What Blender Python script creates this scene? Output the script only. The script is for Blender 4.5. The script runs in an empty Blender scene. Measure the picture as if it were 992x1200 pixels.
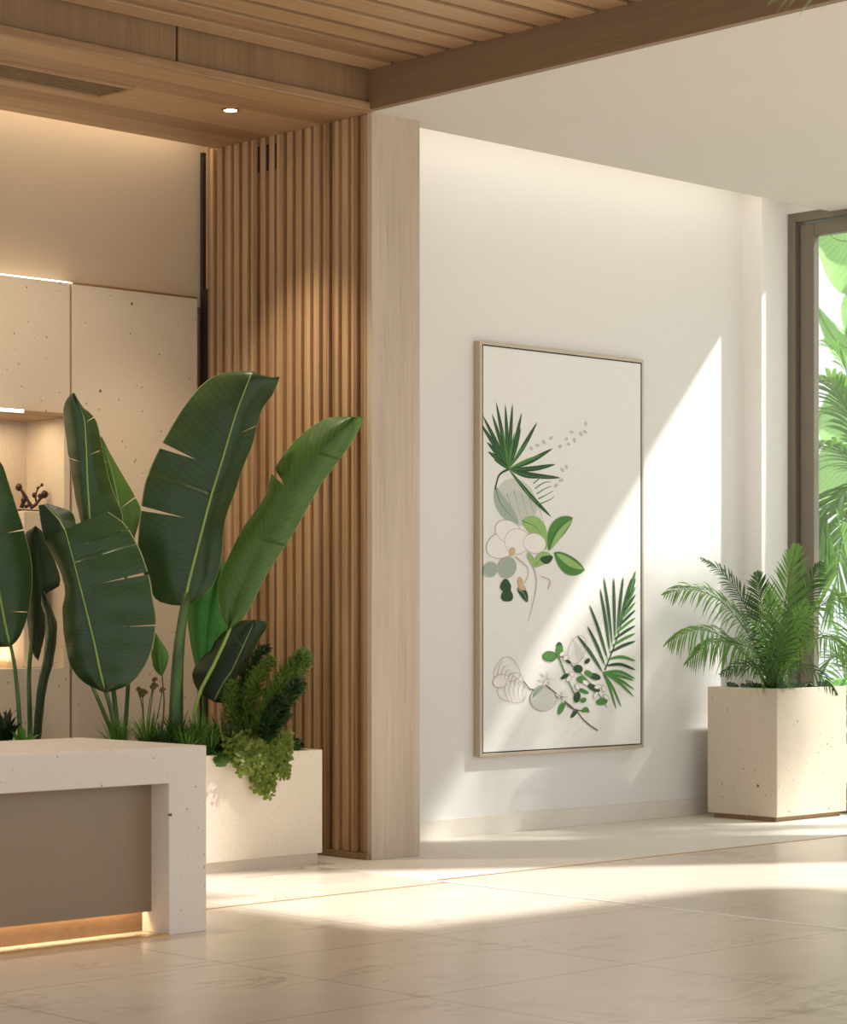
import bpy, bmesh, math, random
from mathutils import Vector, Matrix
random.seed(7)
R = random.random
def U(a, b): return a + (b - a) * R()
COL = bpy.context.scene.collection

# ------------------------------------------------------------------ survey
# x runs along the picture wall, y runs along the slatted wall, z up; the camera stands at the origin, eye height 1.25 m
FPX, EYE, HZ = 2702.0, 1.25, 725.0
YAW = math.atan2(2812, 2702)
S_, C_ = math.sin(YAW), math.cos(YAW)
def at(px, py, D):
    L = D * (px - 496) / FPX
    return Vector((D * C_ + L * S_, D * S_ - L * C_, EYE - D * (py - HZ) / FPX))
def on_y(px, py, Y): return at(px, py, Y / (S_ - (px - 496) / FPX * C_))
def on_x(px, py, X): return at(px, py, X / (C_ + (px - 496) / FPX * S_))

# ------------------------------------------------------------------ materials
def new_mat(name):
    m = bpy.data.materials.new(name); m.use_nodes = True
    nt = m.node_tree
    return m, nt, nt.nodes['Principled BSDF']
def N(nt, typ, **kw):
    n = nt.nodes.new(typ)
    for k, v in kw.items():
        if k in n.inputs.keys() if isinstance(k, str) else False: n.inputs[k].default_value = v
        else: setattr(n, k, v)
    return n
def setin(n, **kw):
    for k, v in kw.items(): n.inputs[k.replace('_', ' ')].default_value = v
def rgb(c): return (c[0], c[1], c[2], 1.0)
def srgb(r, g, b):
    f = lambda v: (v / 255 / 12.92) if v / 255 <= 0.04045 else ((v / 255 + 0.055) / 1.055) ** 2.4
    return (f(r), f(g), f(b))
def ramp(nt, stops, fac, interp='LINEAR'):
    r = nt.nodes.new('ShaderNodeValToRGB'); r.color_ramp.interpolation = interp
    e = r.color_ramp.elements
    while len(e) < len(stops): e.new(0.5)
    for i, (p, c) in enumerate(stops):
        e[i].position = p; e[i].color = rgb(c)
    nt.links.new(fac, r.inputs['Fac']); return r.outputs['Color']
def math_(nt, op, a, b=None, clamp=False):
    n = nt.nodes.new('ShaderNodeMath'); n.operation = op; n.use_clamp = clamp
    for i, v in enumerate((a, b)):
        if v is None: continue
        if isinstance(v, (int, float)): n.inputs[i].default_value = v
        else: nt.links.new(v, n.inputs[i])
    return n.outputs[0]
def mix(nt, fac, a, b, mode='MIX'):
    n = nt.nodes.new('ShaderNodeMix'); n.data_type = 'RGBA'; n.blend_type = mode
    for sock, v in ((n.inputs[0], fac), (n.inputs[6], a), (n.inputs[7], b)):
        if isinstance(v, (int, float)): sock.default_value = v
        elif isinstance(v, tuple): sock.default_value = rgb(v)
        else: nt.links.new(v, sock)
    return n.outputs[2]
def coords(nt, scale=(1, 1, 1), rot=(0, 0, 0), src='Object', loc=(0, 0, 0)):
    tc = nt.nodes.new('ShaderNodeTexCoord'); mp = nt.nodes.new('ShaderNodeMapping')
    mp.inputs['Scale'].default_value = scale; mp.inputs['Rotation'].default_value = rot; mp.inputs['Location'].default_value = loc
    nt.links.new(tc.outputs[src], mp.inputs['Vector']); return mp.outputs[0]
def noise(nt, vec, scale, detail=4, rough=0.55, dist=0.0):
    n = nt.nodes.new('ShaderNodeTexNoise'); setin(n, Scale=scale, Detail=detail, Roughness=rough, Distortion=dist)
    nt.links.new(vec, n.inputs['Vector']); return n.outputs['Fac']
def bump(nt, bs, h, strength, dist=0.01):
    b = nt.nodes.new('ShaderNodeBump'); setin(b, Strength=strength, Distance=dist)
    nt.links.new(h, b.inputs['Height']); nt.links.new(b.outputs[0], bs.inputs['Normal'])

def plain(name, c, rough=0.6, metal=0.0, spec=0.5):
    m, nt, b = new_mat(name)
    v = coords(nt); n = noise(nt, v, 40, 3)
    nt.links.new(mix(nt, n, tuple(x * 0.94 for x in c), tuple(min(1, x * 1.05) for x in c)), b.inputs['Base Color'])
    setin(b, Roughness=rough, Metallic=metal); b.inputs['Specular IOR Level'].default_value = spec
    return m
def plaster(name, c, bumpy=0.05, scale=30):
    m, nt, b = new_mat(name)
    v = coords(nt); n = noise(nt, v, scale, 5, 0.6); n2 = noise(nt, v, 1.2, 3)
    nt.links.new(mix(nt, n2, tuple(x * 0.965 for x in c), c), b.inputs['Base Color'])
    setin(b, Roughness=0.85); bump(nt, b, n, bumpy, 0.01)
    return m
def wood(name, dark, light, axis, rough=0.45, bands=None):
    """grain along axis; bands = (axis index, width) gives each slat or board its own tone"""
    m, nt, b = new_mat(name)
    sc = [26, 26, 26]; sc[axis] = 0.9
    v = coords(nt, sc)
    n1 = noise(nt, v, 1.0, 6, 0.62, 0.7)
    sc2 = [110, 110, 110]; sc2[axis] = 3.5
    n2 = noise(nt, coords(nt, sc2), 1.0, 3, 0.5)
    sc3 = [3.5, 3.5, 3.5]; sc3[axis] = 0.35
    n3 = noise(nt, coords(nt, sc3), 1.0, 3, 0.5, 1.2)
    f = math_(nt, 'ADD', math_(nt, 'MULTIPLY', n1, 0.5), math_(nt, 'MULTIPLY', n2, 0.22))
    f = math_(nt, 'ADD', f, math_(nt, 'MULTIPLY', n3, 0.35))
    if bands:
        tc = nt.nodes.new('ShaderNodeTexCoord'); sp = nt.nodes.new('ShaderNodeSeparateXYZ')
        nt.links.new(tc.outputs['Object'], sp.inputs[0])
        q = math_(nt, 'FLOOR', math_(nt, 'DIVIDE', sp.outputs[bands[0]], bands[1]))
        w = nt.nodes.new('ShaderNodeTexWhiteNoise'); w.noise_dimensions = '1D'
        nt.links.new(q, w.inputs['W'])
        f = math_(nt, 'ADD', f, math_(nt, 'MULTIPLY', math_(nt, 'SUBTRACT', w.outputs['Value'], 0.5), 0.3))
    mid = tuple((a + c) / 2 for a, c in zip(dark, light))
    nt.links.new(ramp(nt, [(0.28, dark), (0.5, mid), (0.78, light)], f), b.inputs['Base Color'])
    setin(b, Roughness=rough); bump(nt, b, n2, 0.08, 0.004)
    return m
def stone(name, c, dark, holes=1.0, rough=0.6):
    """pale terrazzo / travertine with pits"""
    m, nt, b = new_mat(name)
    v = coords(nt)
    fine = noise(nt, v, 90, 3, 0.6); cloud = noise(nt, v, 2.2, 4, 0.5)
    base = mix(nt, cloud, tuple(x * 0.93 for x in c), c)
    base = mix(nt, math_(nt, 'MULTIPLY', math_(nt, 'GREATER_THAN', fine, 0.60), 0.35), base, tuple(x * 0.72 for x in c))
    def pits(scale, size, amount):
        vo = nt.nodes.new('ShaderNodeTexVoronoi'); setin(vo, Scale=scale); vo.feature = 'F1'
        nt.links.new(v, vo.inputs['Vector'])
        sp = nt.nodes.new('ShaderNodeSeparateColor'); nt.links.new(vo.outputs['Color'], sp.inputs[0])
        pick = math_(nt, 'LESS_THAN', sp.outputs[0], amount)
        sz = math_(nt, 'MULTIPLY', sp.outputs[1], size)
        return math_(nt, 'MULTIPLY', math_(nt, 'LESS_THAN', vo.outputs['Distance'], sz), pick)
    p1 = pits(9, 0.085, 0.55 * holes); p2 = pits(24, 0.14, 0.4 * holes)
    p = math_(nt, 'MAXIMUM', p1, math_(nt, 'MULTIPLY', p2, 0.6))
    nt.links.new(mix(nt, p, base, dark), b.inputs['Base Color'])
    setin(b, Roughness=rough)
    bump(nt, b, math_(nt, 'SUBTRACT', math_(nt, 'MULTIPLY', fine, 0.25), p), 0.25, 0.004)
    return m
def emit(name, c, s):
    m, nt, b = new_mat(name)
    b.inputs['Base Color'].default_value = rgb(c); b.inputs['Emission Color'].default_value = rgb(c); b.inputs['Emission Strength'].default_value = s
    return m
def leaf_mat(name, dark, light, veins=60, slant=14, rough=0.38, trans=0.25, edge=True, vein_amt=0.35):
    m, nt, b = new_mat(name)
    tc = nt.nodes.new('ShaderNodeTexCoord'); sp = nt.nodes.new('ShaderNodeSeparateXYZ')
    nt.links.new(tc.outputs['UV'], sp.inputs[0])
    u, v = sp.outputs[0], sp.outputs[1]
    av = math_(nt, 'ABSOLUTE', math_(nt, 'SUBTRACT', v, 0.5))
    ph = math_(nt, 'SUBTRACT', math_(nt, 'MULTIPLY', u, veins), math_(nt, 'MULTIPLY', av, slant))
    w = math_(nt, 'ADD', math_(nt, 'MULTIPLY', math_(nt, 'SINE', math_(nt, 'MULTIPLY', ph, 6.283)), 0.5), 0.5)
    n = noise(nt, coords(nt), 9, 3)
    base = mix(nt, n, dark, light)
    base = mix(nt, math_(nt, 'MULTIPLY', w, vein_amt), base, tuple(x * 1.5 + 0.01 for x in light))
    if edge:
        e = math_(nt, 'GREATER_THAN', av, 0.492)
        base = mix(nt, math_(nt, 'MULTIPLY', e, 0.8), base, (0.36, 0.36, 0.16))
    nt.links.new(base, b.inputs['Base Color'])
    setin(b, Roughness=rough); b.inputs['Specular IOR Level'].default_value = 0.45
    bump(nt, b, w, 0.1, 0.003)
    if trans > 0:
        t = nt.nodes.new('ShaderNodeBsdfTranslucent'); t.inputs['Color'].default_value = rgb(tuple(min(1, x * 2.2) for x in light))
        mx = nt.nodes.new('ShaderNodeMixShader'); mx.inputs[0].default_value = trans
        nt.links.new(b.outputs[0], mx.inputs[1]); nt.links.new(t.outputs[0], mx.inputs[2])
        nt.links.new(mx.outputs[0], nt.nodes['Material Output'].inputs['Surface'])
    return m
def floor_mat():
    m, nt, b = new_mat('marble_tiles')
    tc = nt.nodes.new('ShaderNodeTexCoord'); sp = nt.nodes.new('ShaderNodeSeparateXYZ')
    nt.links.new(tc.outputs['Object'], sp.inputs[0]); X, Y = sp.outputs[0], sp.outputs[1]
    v = coords(nt, (1, 1, 1), (0, 0, 0.5))
    cloud = noise(nt, v, 0.9, 5, 0.55, 0.6); fine = noise(nt, v, 60, 3, 0.6)
    base = mix(nt, cloud, srgb(220, 207, 188), srgb(240, 229, 212))
    vv = noise(nt, coords(nt, (0.55, 1.5, 1), (0, 0, 0.75)), 1.5, 9, 0.62, 1.8)
    vein = math_(nt, 'SUBTRACT', 1.0, math_(nt, 'MULTIPLY', math_(nt, 'ABSOLUTE', math_(nt, 'SUBTRACT', vv, 0.5)), 34.0), True)
    gate = math_(nt, 'MULTIPLY', math_(nt, 'SUBTRACT', noise(nt, v, 1.1, 2), 0.45), 4.5, True)
    vein = math_(nt, 'MULTIPLY', vein, gate)
    base = mix(nt, math_(nt, 'MULTIPLY', vein, 0.55), base, srgb(150, 122, 96))
    speck = math_(nt, 'MULTIPLY', math_(nt, 'GREATER_THAN', noise(nt, v, 14, 4, 0.6), 0.68), gate)
    base = mix(nt, math_(nt, 'MULTIPLY', speck, 0.35), base, srgb(150, 118, 88))
    # the strip along the picture wall is a plain pale terrazzo
    wallside = math_(nt, 'MULTIPLY', math_(nt, 'GREATER_THAN', Y, 7.9), math_(nt, 'GREATER_THAN', X, 7.66))
    terr = mix(nt, math_(nt, 'GREATER_THAN', fine, 0.6), srgb(228, 221, 208), srgb(214, 206, 192))
    base = mix(nt, wallside, base, terr)
    # the inlaid field to the window side is a greyer polished stone
    field = math_(nt, 'MULTIPLY', math_(nt, 'LESS_THAN', Y, 7.9), math_(nt, 'GREATER_THAN', X, 7.66))
    base = mix(nt, math_(nt, 'MULTIPLY', field, 0.5), base, srgb(205, 196, 184))
    g = None
    inner = math_(nt, 'LESS_THAN', X, 7.66)
    for ax, vals in ((X, (2.1, 3.15, 4.2, 5.28, 6.33)), (Y, (1.3, 2.35, 3.4, 4.45, 5.5, 6.53, 8.62))):
        for q in vals:
            l = math_(nt, 'LESS_THAN', math_(nt, 'ABSOLUTE', math_(nt, 'SUBTRACT', ax, q)), 0.0035)
            g = l if g is None else math_(nt, 'MAXIMUM', g, l)
    g = math_(nt, 'MULTIPLY', g, inner)
    base = mix(nt, math_(nt, 'MULTIPLY', g, 0.55), base, srgb(120, 100, 78))
    nt.links.new(base, b.inputs['Base Color'])
    rr = math_(nt, 'ADD', 0.2, math_(nt, 'MULTIPLY', wallside, 0.25))
    rr = math_(nt, 'ADD', rr, math_(nt, 'MULTIPLY', noise(nt, v, 5, 4), 0.1))
    nt.links.new(rr, b.inputs['Roughness'])
    b.inputs['Specular IOR Level'].default_value = 0.45
    return m
def glass_mat():
    m, nt, b = new_mat('window_glass')
    tr = nt.nodes.new('ShaderNodeBsdfTransparent'); gl = nt.nodes.new('ShaderNodeBsdfGlossy')
    tr.inputs[0].default_value = (0.97, 0.985, 0.975, 1); gl.inputs['Roughness'].default_value = 0.02
    mx = nt.nodes.new('ShaderNodeMixShader'); mx.inputs[0].default_value = 0.04
    nt.links.new(tr.outputs[0], mx.inputs[1]); nt.links.new(gl.outputs[0], mx.inputs[2])
    nt.links.new(mx.outputs[0], nt.nodes['Material Output'].inputs['Surface'])
    return m

M = {}
M['floor'] = floor_mat()
M['white'] = plaster('white_plaster', srgb(231, 228, 223), 0.04)
M['stucco'] = plaster('white_stucco', srgb(244, 241, 236), 0.5, 55)
M['ceil'] = plaster('ceiling_paint', srgb(212, 206, 199), 0.02)
M['beige'] = plaster('beige_plaster', srgb(194, 172, 144), 0.05)
M['wood_v'] = wood('oak_slats', srgb(122, 86, 54), srgb(198, 162, 120), 2, 0.42, (1, 0.0735))
M['wood_pil'] = wood('oak_pilaster', srgb(166, 146, 124), srgb(210, 193, 172), 2, 0.45)
M['wood_fas'] = wood('oak_fascia', srgb(104, 78, 52), srgb(158, 126, 92), 2, 0.45)
M['wood_x'] = wood('oak_boards', srgb(138, 102, 70), srgb(190, 156, 118), 0, 0.45, (1, 0.2))
M['wood_beam'] = wood('oak_beam', srgb(112, 84, 58), srgb(142, 112, 82), 1, 0.5)
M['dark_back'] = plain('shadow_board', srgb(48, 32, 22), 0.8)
M['desk'] = stone('desk_terrazzo', srgb(230, 220, 207), srgb(90, 66, 46), 1.2)
M['planter_r'] = stone('planter_travertine', srgb(222, 207, 187), srgb(112, 82, 58), 1.9)
M['planter'] = stone('planter_stone', srgb(230, 216, 196), srgb(120, 92, 66), 0.55)
M['panel'] = stone('travertine_panel', srgb(214, 196, 170), srgb(80, 56, 36), 1.5)
M['base'] = stone('terrazzo_base', srgb(228, 220, 208), srgb(190, 178, 160), 1.6)
M['taupe'] = plain('taupe_lacquer', srgb(146, 128, 103), 0.4)
M['brass'] = plain('brass', srgb(196, 156, 104), 0.3, 1.0)
M['champ'] = plain('champagne_metal', srgb(200, 184, 164), 0.42, 0.75)
M['sheen_strip'] = plain('sheen_strip', srgb(250, 246, 238), 0.3)  # white colour stands in for brass reflecting the sky
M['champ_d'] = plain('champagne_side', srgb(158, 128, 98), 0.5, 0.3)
M['bronze'] = plain('bronze_frame', srgb(124, 114, 100), 0.4, 0.35)
M['black'] = plain('black_gap', srgb(26, 22, 18), 0.7)
M['canvas'] = plain('canvas', srgb(236, 234, 229), 0.7)
M['glass'] = glass_mat()
M['led'] = emit('warm_strip', (1.0, 0.78, 0.5), 5)
M['led_w'] = emit('white_strip', (1.0, 0.93, 0.82), 2.5)
M['lamp'] = emit('lamp_disc', (1.0, 0.88, 0.66), 40)
M['soil'] = plain('soil', srgb(46, 36, 24), 0.95)
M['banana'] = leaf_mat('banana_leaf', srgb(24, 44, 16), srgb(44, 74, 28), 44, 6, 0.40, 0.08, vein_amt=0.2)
M['banana_m'] = leaf_mat('banana_leaf_lit_mid', srgb(38, 68, 22), srgb(78, 114, 42), 30, 6, 0.44, 0.15, vein_amt=0.2)  # lighter green, paints in the light on the leaning leaf
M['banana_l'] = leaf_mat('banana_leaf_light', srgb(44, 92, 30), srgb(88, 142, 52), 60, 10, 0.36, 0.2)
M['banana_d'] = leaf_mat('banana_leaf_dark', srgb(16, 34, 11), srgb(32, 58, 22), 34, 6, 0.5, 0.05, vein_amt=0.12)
M['banana_o'] = leaf_mat('garden_leaf', srgb(84, 124, 64), srgb(140, 176, 112), 22, 6, 0.4, 0.35, vein_amt=.3)
M['pleat'] = leaf_mat('pleated_leaf', srgb(24, 80, 22), srgb(60, 136, 44), 1, 18, 0.45, 0.2, False, 0.6)
M['midrib'] = plain('midrib_green', srgb(132, 160, 70), 0.45)
M['stalk'] = leaf_mat('stalk_green', srgb(34, 60, 22), srgb(74, 106, 42), 3, 2, 0.4, 0.0, False)
M['grass'] = leaf_mat('grass_blade', srgb(44, 80, 26), srgb(96, 138, 54), 1, 0, 0.5, 0.2, False, 0)
M['grass_d'] = leaf_mat('dark_blade', srgb(24, 46, 18), srgb(52, 84, 36), 1, 0, 0.5, 0.15, False, 0)
M['fox'] = leaf_mat('foxtail_needle', srgb(58, 92, 30), srgb(124, 152, 68), 1, 0, 0.5, 0.2, False, 0)
M['trail'] = leaf_mat('trailing_leaf', srgb(58, 80, 22), srgb(142, 156, 64), 1, 0, 0.5, 0.25, False, 0)
M['palm'] = leaf_mat('palm_leaflet', srgb(46, 84, 30), srgb(110, 150, 66), 1, 0, 0.42, 0.25, False, 0)
M['palm_d'] = leaf_mat('palm_leaflet_dark', srgb(28, 54, 24), srgb(70, 104, 50), 1, 0, 0.42, 0.2, False, 0)
M['palm_o'] = leaf_mat('garden_palm', srgb(62, 100, 48), srgb(120, 156, 90), 1, 0, 0.42, 0.4, False, 0)
M['moss'] = leaf_mat('moss', srgb(42, 74, 22), srgb(92, 124, 44), 1, 0, 0.8, 0.1, False, 0)
M['bud'] = plain('brown_bud', srgb(96, 84, 46), 0.6)
M['figure'] = plain('dark_bronze', srgb(62, 40, 30), 0.45, 0.4)
M['bark'] = wood('palm_bark', srgb(70, 58, 42), srgb(124, 106, 80), 2, 0.8)
M['lawn'] = plain('lawn', srgb(176, 178, 160), 0.9)
M['a_dark'] = plain('ink_dark_green', srgb(38, 76, 40), 0.7)
M['a_mid'] = plain('ink_green', srgb(78, 134, 56), 0.7)
M['a_light'] = plain('ink_pale_green', srgb(150, 186, 112), 0.7)
M['a_grey'] = plain('ink_grey_green', srgb(164, 178, 164), 0.7)
M['a_pale'] = plain('ink_pale_grey', srgb(204, 206, 196), 0.7)
M['a_white'] = plain('ink_white', srgb(240, 236, 230), 0.7)
M['a_line'] = plain('ink_line', srgb(186, 170, 154), 0.7)
M['a_pink'] = plain('ink_blush', srgb(206, 178, 140), 0.7)
M['a_stem'] = plain('ink_stem', srgb(110, 104, 66), 0.7)

# ------------------------------------------------------------------ mesh builder
class MB:
    def __init__(s): s.v, s.f, s.uv, s.mi, s.sm = [], [], [], [], []
    def add(s, vs, fs, uvs=None, mi=0, smooth=False):
        o = len(s.v); s.v += [Vector(p) for p in vs]
        for f in fs:
            s.f.append(tuple(i + o for i in f)); s.mi.append(mi); s.sm.append(smooth)
            s.uv.append([uvs[i] for i in f] if uvs else [(0.5, 0.5)] * len(f))
    def box(s, x0, x1, y0, y1, z0, z1, bev=0.0, mi=0):
        if bev <= 0:
            v = [(x, y, z) for z in (z0, z1) for y in (y0, y1) for x in (x0, x1)]
            s.add(v, [(0, 2, 3, 1), (4, 5, 7, 6), (0, 1, 5, 4), (2, 6, 7, 3), (0, 4, 6, 2), (1, 3, 7, 5)], None, mi); return
        bm = bmesh.new(); bmesh.ops.create_cube(bm, size=1)
        for v in bm.verts: v.co = Vector(((x0 + x1) / 2 + v.co.x * (x1 - x0), (y0 + y1) / 2 + v.co.y * (y1 - y0), (z0 + z1) / 2 + v.co.z * (z1 - z0)))
        bmesh.ops.bevel(bm, geom=bm.edges[:], offset=bev, segments=2, profile=0.5, affect='EDGES')
        bm.verts.index_update()
        s.add([v.co.copy() for v in bm.verts], [tuple(v.index for v in f.verts) for f in bm.faces], None, mi); bm.free()
    def tube(s, pts, radii, n=8, mi=0, cap=True):
        pts = [Vector(p) for p in pts]
        if isinstance(radii, (int, float)): radii = [radii] * len(pts)
        vs, uvs, fs = [], [], []
        ref = Vector((0.31, -0.52, 0.8)).normalized()
        for i, p in enumerate(pts):
            t = (pts[min(i + 1, len(pts) - 1)] - pts[max(i - 1, 0)]).normalized()
            a = t.cross(ref)
            a = a.normalized() if a.length > 1e-4 else t.orthogonal().normalized()
            b = t.cross(a)
            for k in range(n):
                g = 2 * math.pi * k / n
                vs.append(p + (a * math.cos(g) + b * math.sin(g)) * radii[i]); uvs.append((i / max(1, len(pts) - 1), k / n))
        for i in range(len(pts) - 1):
            for k in range(n):
                fs.append((i * n + k, i * n + (k + 1) % n, (i + 1) * n + (k + 1) % n, (i + 1) * n + k))
        if cap:
            fs.append(tuple(range(n - 1, -1, -1))); fs.append(tuple((len(pts) - 1) * n + k for k in range(n)))
        s.add(vs, fs, uvs, mi, True)
    def ball(s, c, r, mi=0, seg=10, rings=7, squash=(1, 1, 1), jit=0.0):
        c = Vector(c); vs = [c + Vector((0, 0, r * squash[2]))]; fs = []
        for i in range(1, rings):
            th = math.pi * i / rings
            for k in range(seg):
                g = 2 * math.pi * k / seg; q = r * (1 + U(-jit, jit))
                vs.append(c + Vector((q * math.sin(th) * math.cos(g) * squash[0], q * math.sin(th) * math.sin(g) * squash[1], q * math.cos(th) * squash[2])))
        vs.append(c - Vector((0, 0, r * squash[2]))); L = len(vs) - 1
        for k in range(seg):
            fs.append((0, 1 + k, 1 + (k + 1) % seg)); fs.append((L, L - seg + (k + 1) % seg, L - seg + k))
            for i in range(rings - 2):
                a = 1 + i * seg
                fs.append((a + k, a + seg + k, a + seg + (k + 1) % seg, a + (k + 1) % seg))
        s.add(vs, fs, None, mi, True)
    def blade(s, pts, width, side, mi=0, n=None, taper=1.0, fold=0.0):
        """thin leaf along pts, widest near the middle; side is its across direction"""
        k = len(pts); vs, uvs, fs = [], [], []
        for i, p in enumerate(pts):
            t = i / (k - 1); w = width * (math.sin(math.pi * (0.12 + 0.88 * t) ** taper) ** 0.8 if t < 1 else 0.0)
            p = Vector(p)
            vs += [p - side * w * 0.5, p + side * w * 0.5]; uvs += [(t, 0.0), (t, 1.0)]
        for i in range(k - 1): fs.append((2 * i, 2 * i + 1, 2 * i + 3, 2 * i + 2))
        s.add(vs, fs, uvs, mi, True)
    def build(s, name, mats, parent=None, origin=None, doubles=False):
        o0 = Vector(origin) if origin is not None else Vector((0, 0, 0))
        if parent is not None and origin is None: o0 = Vector(parent.get('_o', (0, 0, 0)))
        me = bpy.data.meshes.new(name)
        me.from_pydata([v - o0 for v in s.v], [], s.f)
        uvl = me.uv_layers.new(name='UVMap')
        i = 0
        flat = []
        for u in s.uv:
            for a in u: flat += [a[0], a[1]]
        uvl.data.foreach_set('uv', flat)
        me.polygons.foreach_set('material_index', s.mi); me.polygons.foreach_set('use_smooth', s.sm)
        for m in (mats if isinstance(mats, (list, tuple)) else [mats]): me.materials.append(m)
        me.update()
        o = bpy.data.objects.new(name, me); COL.objects.link(o)
        if parent is not None: o.parent = parent; o['_o'] = tuple(o0)
        else: o.location = o0
        return o
def spline(pts, n):
    """Catmull-Rom through pts, n+1 samples evenly spaced by arc length"""
    P = [Vector(p) for p in pts]
    if len(P) == 2: return [P[0].lerp(P[1], i / n) for i in range(n + 1)]
    Q = [P[0] * 2 - P[1]] + P + [P[-1] * 2 - P[-2]]; d = []
    for i in range(1, len(Q) - 2):
        p0, p1, p2, p3 = Q[i - 1:i + 3]
        for j in range(16):
            t = j / 16
            d.append(0.5 * ((2 * p1) + (p2 - p0) * t + (2 * p0 - 5 * p1 + 4 * p2 - p3) * t * t + (3 * p1 - p0 - 3 * p2 + p3) * t ** 3))
    d.append(P[-1].copy())
    acc = [0]
    for i in range(1, len(d)): acc.append(acc[-1] + (d[i] - d[i - 1]).length)
    out, k = [], 0
    for i in range(n + 1):
        L = acc[-1] * i / n
        while k < len(acc) - 2 and acc[k + 1] < L: k += 1
        sg = acc[k + 1] - acc[k]
        out.append(d[k].lerp(d[k + 1], (L - acc[k]) / sg if sg > 1e-9 else 0))
    return out
def thing(name, label, cat, loc=(0, 0, 0), group=None):
    o = bpy.data.objects.new(name, None); COL.objects.link(o); o.location = loc; o.empty_display_size = 0.1
    o['_o'] = tuple(loc); o['label'] = label; o['category'] = cat
    if group: o['group'] = group
    return o
def tag(o, label, cat, group=None, kind=None):
    o['label'] = label; o['category'] = cat
    if group: o['group'] = group
    if kind: o['kind'] = kind
    return o
def struct_root(name, loc=(0, 0, 0), label=None):
    o = bpy.data.objects.new(name, None); COL.objects.link(o); o.location = loc; o['_o'] = tuple(loc); o['kind'] = 'structure'
    if label: o['label'] = label
    return o
def struct(o, label):
    o['kind'] = 'structure'; o['label'] = label; return o
def one(*boxes, bev=0.0):
    m = MB()
    for b in boxes: m.box(*b, bev)
    return m

# ------------------------------------------------------------------ the room
struct(one((-1.5, 12.22, -1.0, 10.7, -0.1, 0.0)).build('floor', M['floor']), 'cream veined marble floor of large tiles with thin joints')
struct(one((7.64, 7.66, 0.5, 7.905, 0.0, 0.003)).build('trim_1', M['sheen_strip']), 'brass inlay strip coloured white for its sky reflection, running along the floor toward the viewer')
struct(one((7.66, 12.2, 7.89, 7.905, 0.0, 0.0025)).build('trim_2', M['brass']), 'thin brass inlay strip in the floor in front of the picture wall')
struct(one((6.2, 7.645, 7.79, 7.80, 0.0, 0.0025)).build('trim_3', M['brass']), 'short brass inlay strip in the floor beside the desk')

# picture wall with base and the right hand return
struct(one((8.42, 11.915, 9.397, 9.6, 0, 4.35)).build('wall_back', M['white']), 'white plaster wall behind the framed picture')
struct(one((8.42, 11.915, 9.383, 9.397, 0, 0.108), bev=0.002).build('baseboard_back', M['base']), 'pale terrazzo skirting at the foot of the white wall')
wr = struct_root('wall_right', (11.915, 9.244, 0), 'white textured wall return beside the window')
one((11.915, 12.19, 9.244, 9.6, 0, 4.35), bev=0.004).build('return_pier', M['stucco'], wr)
one((12.19, 12.36, 9.244, 9.6, 0, 4.35)).build('jamb', M['white'], wr)
one((12.19, 12.36, 6.9, 9.244, 3.9, 4.35)).build('lintel', M['white'], wr)
struct(one((12.19, 12.45, 5.4, 6.93, 0, 6.8)).build('sun_block_pier', M['white']), 'tall white pier added out of view to shade the floor by the window')  # added pier, casts the dark band between sunlit floor patches

# wood partition: backing, slats, end pilaster, foot
wp = struct_root('wall_partition', (8.075, 8.79, 0), 'oak partition of vertical slats ending in a smooth oak pilaster')
one((8.105, 8.42, 8.83, 10.6, 0.0, 4.2)).build('backing_panel', M['wood_v'], wp)
sl = MB(); pitch = 0.0735; y = 8.84; k = 0
while y < 10.11:
    w = 0.043 if k % 3 else 0.048
    sl.box(8.108 - 0.022 - 0.018 * (y - 8.84) / 1.27 - (0.004 if k % 4 == 1 else 0), 8.108, y, y + w, 0.03, 3.872, 0.003); y += pitch; k += 1
sl.build('slats', M['wood_v'], wp)
one((8.075, 8.42, 8.79, 8.828, 0.0, 4.09), bev=0.003).build('pilaster', M['wood_pil'], wp)
one((8.05, 8.106, 8.80, 10.12, 0.0, 0.03), bev=0.003).build('foot_rail', M['wood_fas'], wp)
st = MB()
for yy in (9.72, 9.645, 9.57): st.box(8.085, 8.1065, yy - 0.012, yy + 0.012, 3.69, 3.83)
st.build('slot', M['black'], wp)
one((8.085, 8.1049, 10.125, 10.225, 0.0, 3.10), (8.085, 8.1049, 10.20, 10.225, 3.10, 3.87)).build('gap_shade_strip', M['dark_back'], wp)  # dark filler, painted shade of the recess beside the stone panel

# alcove back wall: plaster above, stone panels below, lit niche
NX0, NX1, NZ0, NZ1 = 5.7, 7.122, 0.987, 2.335
wa = struct_root('wall_alcove', (7.0, 10.17, 0), 'alcove wall of travertine panels under warm beige plaster')
one((2.6, 8.105, 10.23, 10.4, 3.0, 4.3), (7.14, 8.105, 10.26, 10.4, 0, 3.0), (2.6, NX0, 10.26, 10.4, 0, 3.0)).build('plaster', M['beige'], wa)
def stone_panels():
    p = one((NX0, 7.158, 10.17, 10.26, NZ1, 3.038), (NX0, 7.158, 10.17, 10.26, 0, NZ0), (NX1, 7.158, 10.17, 10.26, NZ0, NZ1), (2.6, NX0, 10.17, 10.26, 0, 3.038))
    p.build('stone_panel', M['panel'], wa)
    one((7.174, 8.02, 10.17, 10.26, 0, 3.038), bev=0.003).build('stone_panel', M['panel'], wa)
stone_panels()
one((7.158, 7.174, 10.185, 10.2, 0, 3.04)).build('joint_strip', M['brass'], wa)
one((7.174, 8.02, 10.165, 10.26, 3.038, 3.046)).build('cap_strip', M['brass'], wa)
one((3.0, 7.17, 10.178, 10.20, 3.038, 3.047)).build('light_strip', M['led_w'], wa)
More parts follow.
